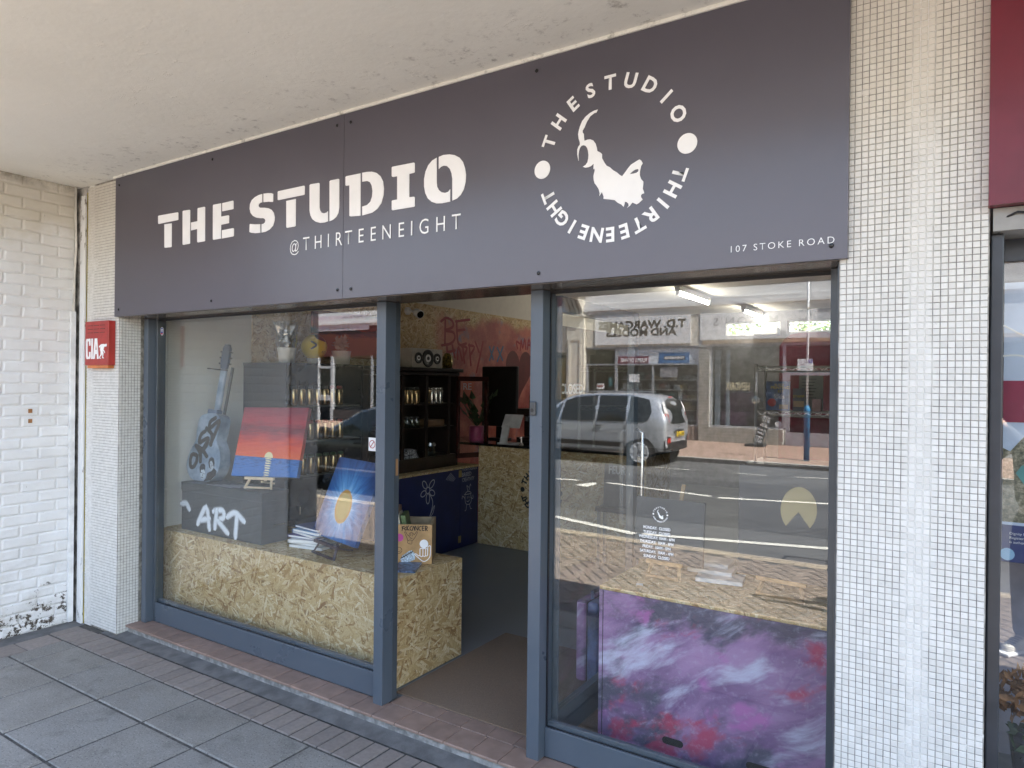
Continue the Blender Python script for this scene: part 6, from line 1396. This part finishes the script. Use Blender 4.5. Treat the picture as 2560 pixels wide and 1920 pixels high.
for (x0, z0, w_, h_, k) in ((-7.6, 1.2, .5, 1.5, 3), (-8.5, 1.0, .7, 1.2, 0), (-9.8, 1.1, .9, 1.3, 2)): MB().box(x0, Y0-.3, z0, x0+w_, Y0-.28, z0+h_).build('poster', m_box[k], s)
# ================================================================ cars
def lerp(a, b, t_): return a+(b-a)*t_
def car(name, label, x_front, x_dir, y_c, wd, prof, paint, glass_ranges, wheels, rear_glass=None, wheel_r=.31, z0=RZ):
    """prof: stations (u, z_low, z_belt, z_roof, half width low, belt, roof); u runs from the rear to the front"""
    T = thing(name, label, 'car', (x_front, y_c, z0))
    def P(u, half, z_): return (x_front+x_dir*u, y_c+half, z0+z_)
    def ring(st):
        u, zl, zb, zr, wl_, wb, wr = st
        h = [(wl_*.9, zl), (wl_, zl+.12), (lerp(wl_, wb, .6)+.015, lerp(zl, zb, .55)), (wb, zb), (lerp(wb, wr, .5)+.01, lerp(zb, zr, .52)), (wr, zr-.05*(zr > zb+.1)), (wr*.72, zr), (0, zr+.012)]
        return [P(u, w_, z_) for w_, z_ in h]+[P(u, -w_, z_) for w_, z_ in h[-2::-1]]
    b = MB(); R_ = [[b.vert(p) for p in ring(st)] for st in prof]
    n = len(R_[0])
    for A, B in zip(R_, R_[1:]):
        for k in range(n-1):
            q = [A[k], A[k+1], B[k+1], B[k]]; b.f.append(q if x_dir < 0 else q[::-1])
        q = [A[n-1], A[0], B[0], B[n-1]]; b.f.append(q if x_dir < 0 else q[::-1])
    b.f.append(R_[0] if x_dir > 0 else R_[0][::-1]); b.f.append(R_[-1][::-1] if x_dir > 0 else R_[-1])
    body = b.build('body', paint, T, smooth=True)
    sm = body.modifiers.new('sub', 'SUBSURF'); sm.levels = 2; sm.render_levels = 2
    def st_at(u):
        for A, B in zip(prof, prof[1:]):
            if A[0] <= u <= B[0]: k = (u-A[0])/max(1e-6, B[0]-A[0]); return tuple(lerp(a, c_, k) for a, c_ in zip(A, B))
        return prof[-1]
    def side(u, t_, sgn, off=.012):
        u_, zl, zb, zr, wl_, wb, wr = st_at(u); zt = zr-.05
        return P(u, sgn*(lerp(wb, wr, t_)+.012*math.sin(t_*PI)+off), lerp(zb, zt, t_))
    for sgn in (1, -1):
        for (poly) in glass_ranges:
            g = MB(); pts = [side(u, t_, sgn) for u, t_ in poly]; c_ = side(sum(p[0] for p in poly)/len(poly), sum(p[1] for p in poly)/len(poly), sgn, .02)
            for i in range(len(pts)):
                q = [pts[i], pts[(i+1) % len(pts)], c_]; g.face(q if sgn*x_dir > 0 else q[::-1])
            g.build('side_window', m_carglass, T, smooth=True)
    for u in wheels:
        for sgn in (1, -1):
            wl_ = st_at(u)[4]; y_ = y_c+sgn*wl_; C_ = (x_front+x_dir*u, y_, z0+wheel_r)
            MB().lathe([(wheel_r+.055, -.03*sgn), (wheel_r+.055, .014*sgn), (wheel_r+.02, .018*sgn)], C_, 24, 'Y', capb=False).build('wheel_arch', m_black, T)
            w_ = MB().lathe([(wheel_r*.98, -.18*sgn), (wheel_r, -.14*sgn), (wheel_r, .012*sgn), (wheel_r*.95, .03*sgn), (wheel_r*.72, .032*sgn)], C_, 28, 'Y').build('wheel', m_tyre, T, smooth=True)
            MB().lathe([(wheel_r*.74, .0325*sgn), (wheel_r*.70, .040*sgn), (wheel_r*.64, .0335*sgn)], C_, 28, 'Y', capt=False).build('rim', m_rim, w_)
            s_ = MB()
            for k in range(8):
                a = 2*PI*k/8; cc = Vector(C_)+Vector((0, .036*sgn, 0)); d = Vector((math.cos(a), 0, math.sin(a)))
                s_.bar(cc+d*.03, cc+d*wheel_r*.68, .055, .018, (0, 1, 0))
            s_.build('spokes', m_rim, w_)
    return T, P, side, st_at
m_carglass = NT('car_glass').bsdf((.012, .016, .016), .04, 0, .8)
m_rim = M('alloy_rim', (.55, .56, .58), .35, metal=.3)
m_tyre = M('tyre_rubber', (.015, .015, .016), .8)
def paint(name, col, metal=.6):
    t = NT(name); return t.bsdf(col, .32, metal, .5, coat=1.0, croughness=.03)
m_silverp = paint('silver_car_paint', (.50, .52, .55), .55)
m_blackp = paint('black_car_paint', (.010, .010, .013), .0)
m_lampred = M('lamp_red', (.45, .02, .015), .15); m_lampclr = M('lamp_clear', (.75, .73, .72), .12)
# silver minivan: rear end towards +x
mv = [(.0, .38, .95, 1.00, .60, .64, .60), (.02, .33, .98, 1.14, .76, .76, .66), (.10, .30, .99, 1.44, .80, .82, .60), (.26, .28, 1.0, 1.60, .82, .84, .60), (.60, .26, 1.0, 1.665, .83, .85, .62), (1.4, .25, .99, 1.68, .84, .86, .64), (2.2, .25, .98, 1.66, .84, .86, .64), (2.7, .25, .98, 1.58, .84, .85, .62), (3.05, .25, .97, 1.32, .83, .85, .62), (3.42, .25, .96, 1.02, .83, .84, .66), (3.8, .26, .82, .86, .80, .80, .60), (4.02, .30, .68, .72, .70, .68, .5), (4.08, .36, .6, .62, .55, .55, .4)]
XR, YC = -.66, -12.98
T, P, side, st_at = car('silver_minivan', 'silver minivan parked across the road with its tail to the right', XR, -1, YC, 1.7, mv, m_silverp,
    [[(.42, .12), (.36, .45), (.46, .90), (.80, .96), (.92, .96), (.92, .04), (.55, .03)], [(.98, .04), (.98, .96), (1.70, .97), (1.70, .04)], [(1.76, .04), (1.76, .97), (2.35, .95), (2.62, .86), (2.70, .04)], [(2.76, .04), (2.70, .80), (2.98, .52), (3.28, .06)]], (.62, 3.28), wheel_r=.315)
SUBZ = -.004
def rear(y, z_, off=.012):    # a point on the tail, y measured from the car's middle
    pts = [(.30, .0), (.45, -.0), (.62, -.012), (.8, -.014), (.98, -.008), (1.15, .03), (1.30, .06), (1.42, .10), (1.52, .17), (1.60, .27)]
    for (za, ua), (zb, ub) in zip(pts, pts[1:]):
        if za <= z_ <= zb: u = lerp(ua, ub, (z_-za)/(zb-za)); break
    else: u = pts[-1][1]
    u += .10*(abs(y)/.8)**3
    return P(u-off, y, z_)
def rear_patch(nm, mat, poly, parent=T, off=.014):
    g = MB(); pts = [rear(y, z_, off) for y, z_ in poly]; c_ = rear(sum(p[0] for p in poly)/len(poly), sum(p[1] for p in poly)/len(poly), off+.004)
    for i in range(len(pts)): g.face([pts[i], pts[(i+1) % len(pts)], c_])
    return g.build(nm, mat, parent, smooth=False)
rear_patch('tailgate_window', m_carglass, [(-.52, 1.0), (.0, .97), (.52, 1.0), (.56, 1.2), (.53, 1.42), (.4, 1.53), (0, 1.56), (-.4, 1.53), (-.53, 1.42), (-.56, 1.2)], off=.02)
rear_patch('high_brake_light', m_lampred, [(-.12, 1.57), (.12, 1.57), (.12, 1.595), (-.12, 1.595)], off=.03)
for sg in (1, -1):
    rear_patch('tail_lamp', m_lampclr, [(sg*.57, 1.22), (sg*.57, 1.50), (sg*.64, 1.47), (sg*.70, 1.35), (sg*.72, 1.22)], off=.035)
    rear_patch('tail_lamp', m_lampred, [(sg*.57, 1.03), (sg*.57, 1.21), (sg*.72, 1.21), (sg*.72, 1.06)], off=.035)
    rear_patch('bumper_corner', m_black, [(sg*.55, .40), (sg*.55, .68), (sg*.70, .70), (sg*.79, .60), (sg*.79, .36)], off=.04)
    rear_patch('fog_lamp', m_lampred, [(sg*.57, .55), (sg*.57, .66), (sg*.69, .66), (sg*.70, .55)], off=.055)
rear_patch('bumper_insert', m_black, [(-.55, .36), (.55, .36), (.55, .56), (-.55, .56)], off=.05)
pl_ = rear_patch('number_plate', M('plate_yellow', (.70, .48, .02), .5), [(-.26, .68), (.26, .68), (.26, .79), (-.26, .79)], off=.045)
text('HF11 LJC', .07, m_black, pl_, plane(rear(0, .70, .052), (0, 1, 0)), ext=.004, width=.42, bold=.02)
rear_patch('plate_recess', m_capdk, [(-.30, .80), (.30, .80), (.30, .845), (-.30, .845)], off=.03)
rear_patch('badge', m_chrome, [(-.05, .90), (0, .95), (.05, .90), (0, .925)], off=.03)
text('C3', .04, m_chrome, T, plane(rear(-.42, .88, .03), (0, 1, 0)), ext=.004, width=.12) if False else None
for u in (1.55, 2.62):
    for sg in (1, -1):
        MB().bar(P(u, sg*.885, .90), P(u+.19, sg*.888, .90), .035, .03, (0, 0, 1)).build('door_handle', m_capdk, T, bevel=.01)
for u in (.98, 1.73, 2.85):
    for sg in (1, -1): MB().bar(P(u+.02, sg*(st_at(u)[4]+.012), .40), P(u, sg*(st_at(u)[5]+.008), .97), .006, .008, (1, 0, 0)).build('door_gap', m_black, T)
for sg in (1, -1):
    MB().bar(P(1.05, sg*.868, .48), P(2.75, sg*.868, .48), .03, .10).build('rub_strip', m_black, T)
    MB().bar(P(2.95, sg*.90, 1.03), P(3.12, sg*1.0, 1.08), .12, .12).build('door_mirror', m_blackp, T, bevel=.03)
    MB().bar(P(.8, sg*.61, 1.70), P(2.3, sg*.62, 1.70), .035, .03).build('roof_rail', m_alu, T)
# black hatchback at the near kerb
bk = [(.0, .40, .90, .94, .60, .62, .55), (.03, .32, .94, 1.02, .78, .78, .62), (.12, .28, .97, 1.22, .82, .83, .60), (.42, .26, .98, 1.42, .84, .85, .60), (1.0, .24, .97, 1.50, .86, .87, .60), (1.7, .24, .96, 1.52, .86, .87, .60), (2.3, .24, .95, 1.44, .86, .87, .60), (2.75, .24, .95, 1.22, .86, .87, .60), (3.15, .24, .94, .98, .86, .86, .66), (3.7, .26, .84, .88, .83, .82, .60), (4.1, .30, .68, .72, .74, .70, .5), (4.2, .38, .58, .6, .55, .55, .4)]
T2, P2, side2, st2 = car('black_hatchback', 'glossy black hatchback parked at the near kerb with its bonnet to the left', -1.35, -1, -6.25, 1.74, bk, m_blackp,
    [[(.45, .15), (.55, .85), (.95, .95), (.95, .04)], [(1.02, .04), (1.02, .95), (1.72, .96), (1.72, .04)], [(1.80, .04), (1.80, .96), (2.25, .90), (2.70, .48), (2.92, .05)]], (.72, 3.38), wheel_r=.32)
for sg in (1, -1):
    MB().tube([side2(u, t_, sg, .014) for u, t_ in ((.40, .06), (.50, .90), (1.0, .985), (1.8, .99), (2.28, .95), (2.75, .50), (3.0, .03))], .009, 6).tube([side2(u, .0, sg, .014) for u in (.40, 1.0, 1.8, 2.5, 3.0)], .009, 6).build('chrome_trim', m_chrome, T2)
    MB().bar(P2(2.62, sg*.92, 1.02), P2(2.80, sg*1.04, 1.06), .13, .12).build('door_mirror', m_blackp, T2, bevel=.03)
    for u in (1.15, 1.95): MB().bar(P2(u, sg*.885, .86), P2(u+.2, sg*.888, .86), .03, .025).build('door_handle', m_blackp, T2)
    MB().bar(P2(.9, sg*.875, .42), P2(3.0, sg*.875, .42), .02, .03).build('side_trim', m_chrome, T2)
    MB().tube([P2(3.95, sg*.55, .70), P2(4.12, sg*.50, .66)], .09, 10).build('headlight', m_lampclr, T2)
# ================================================================ person holding up a phone (seen mirrored in the neighbour window)
PF = Vector((-.542, .84, 0)).normalized(); PR = Vector((PF.y, -PF.x, 0)); PB = Vector((5.36, -3.0, 0))
def W3(r, f, z_): return PB+PR*r+PF*f+Vector((0, 0, z_))
def skin_mesh(name, verts, edges, radii, mat, parent, root=0, sub=2):
    me = bpy.data.meshes.new(name); me.from_pydata([tuple(v) for v in verts], edges, []); me.update()
    o = bpy.data.objects.new(name, me); COL.objects.link(o); me.materials.append(mat)
    if parent:
        o.parent = parent
        if parent.type == 'EMPTY': o.matrix_parent_inverse = parent.matrix_basis.inverted()
    sk = o.modifiers.new('skin', 'SKIN'); sk.use_smooth_shade = True
    sv = me.skin_vertices[0].data if me.skin_vertices else None
    for i, r in enumerate(radii):
        rr = r if isinstance(r, tuple) else (r, r); sv[i].radius = rr; sv[i].use_root = (i == root)
    s_ = o.modifiers.new('sub', 'SUBSURF'); s_.levels = sub; s_.render_levels = sub
    return o
per = thing('person', 'person in dark jeans and pale trainers holding up a phone on the pavement', 'person', tuple(PB))
m_skin = M('skin', (.55, .36, .27), .55, var=.05); m_jean = M('jeans', (.035, .04, .06), .85, var=.15, vscale=40); m_jack = M('jacket', (.05, .05, .055), .8, var=.1); m_hair = M('hair', (.05, .03, .02), .6)
V = []; E_ = []; R_ = []
def j(r, f, z_, rad_, par=None):
    V.append(W3(r, f, z_)); R_.append(rad_); i = len(V)-1
    if par is not None: E_.append((par, i))
    return i
pv = j(0, 0, .95, (.11, .10)); wa = j(0, .0, 1.10, (.10, .09), pv); ch = j(0, .0, 1.32, (.115, .10), wa); nk = j(0, .03, 1.50, .055, ch); h0 = j(0, .045, 1.58, .065, nk); h1 = j(0, .05, 1.66, (.082, .095), h0); h2 = j(0, .045, 1.745, (.06, .07), h1)
for s_ in (-1, 1):
    a = j(s_*.095, 0, .88, .088, pv); b = j(s_*.11, .03, .50, .058, a); c = j(s_*.12, -.02, .26, .052, b); d = j(s_*.12, -.03, .10, .038, c); e = j(s_*.13, .10, .045, .036, d)
    sh = j(s_*.185, .0, 1.42, .058, ch)
    hx = -.24+s_*.075
    el = j(lerp(s_*.26, hx, .3), .20, 1.27, .042, sh); wr = j(hx+s_*.012, .40, 1.66, .027, el); pm = j(hx+s_*.008, .435, 1.715, .030, wr)
    for q in range(4):
        z_ = 1.735+q*.017
        k1 = j(hx+s_*.010, .462, z_, .0095, pm); k2 = j(hx-s_*.012, .470-.004, z_+.006, .0085, k1); j(hx-s_*(.030+.004*(q == 1)), .462, z_+.010, .0075, k2)
    t1 = j(hx-s_*.012, .425, 1.735, .011, pm); j(hx-s_*.035, .438, 1.752, .0085, t1)
body = skin_mesh('body', V, E_, R_, m_skin, per)
MB().lathe([(.012, -.01), (.016, .012), (.006, .03)], W3(0, .15, 1.635), 8, 'Z').build('nose', m_skin, per, smooth=True)
for s_ in (-1, 1):
    MB().lathe([(.003, -.011), (.012, 0), (.003, .011)], W3(s_*.034, .132, 1.668), 10, 'Z').build('eye', m_white, per, smooth=True)
    MB().lathe([(.006, -.03), (.017, 0), (.006, .03)], W3(s_*.092, .04, 1.65), 8, 'Z').build('ear', m_skin, per, smooth=True)
MB().bar(W3(-.026, .138, 1.60), W3(.026, .138, 1.60), .010, .012).build('mouth', M('lips', (.4, .18, .15), .5), per, bevel=.003)
prof_h = [(.001, 1.785), (.05, 1.775), (.085, 1.74), (.10, 1.70), (.102, 1.66), (.094, 1.62)]
hm = MB().lathe([(r, z_) for r, z_ in prof_h[::-1]], W3(0, .018, 0), 18, capb=False); hm.build('hair', m_hair, per, smooth=True)
V, E_, R_ = [], [], []
a0 = j(0, 0, .97, (.165, .125)); lo_ = j(0, 0, .90, (.16, .12), a0)
for s_ in (-1, 1): a = j(s_*.098, 0, .84, .102, lo_); b = j(s_*.11, .03, .50, .074, a); c = j(s_*.12, -.01, .25, .070, b); j(s_*.12, -.02, .09, .066, c)
skin_mesh('trousers', V, E_, R_, m_jean, per)
V, E_, R_ = [], [], []
a0 = j(0, 0, .93, (.175, .155)); a1 = j(0, 0, 1.12, (.165, .14), a0); a2 = j(0, 0, 1.33, (.175, .15), a1); j(0, .02, 1.475, .075, a2)
for s_ in (-1, 1):
    hx = -.24+s_*.075
    a = j(s_*.19, .0, 1.42, .072, a2); b = j(lerp(s_*.26, hx, .3), .20, 1.27, .056, a); j(hx+s_*.012, .385, 1.64, .036, b)
skin_mesh('jacket', V, E_, R_, m_jack, per)
m_shoe = M('trainer_pale', (.66, .63, .56), .6, var=.08)
for s_ in (-1, 1):
    V, E_, R_ = [], [], []
    a = j(s_*.12, -.06, .055, (.045, .05)); b = j(s_*.122, .02, .06, (.046, .052), a); c = j(s_*.128, .11, .045, (.046, .036), b); j(s_*.132, .18, .036, (.038, .028), c)
    o = skin_mesh('shoe', V, E_, R_, m_shoe, per)
    b = MB()
    for k in range(4): b.bar(W3(s_*.122-.03, .045+k*.022, .103-k*.008), W3(s_*.122+.03, .055+k*.022, .103-k*.008), .007, .006)
    b.build('laces', m_capdk, o)
    so_ = MB().obox(W3(s_*.125-.048, -.11, .001), PR*.096, PF*.33, Vector((0, 0, .022))).build('sole', m_white, o, bevel=.008)
cp = Vector((4.8909, -2.7149, 1.7743))
tag(MB().obox(cp-PF*.022-PR*.074-Vector((0, 0, .0405)), PR*.148, PF*.009, Vector((0, 0, .072))).build('phone', m_blackgloss, bevel=.003), 'dark phone held up in both hands by the person', 'phone')
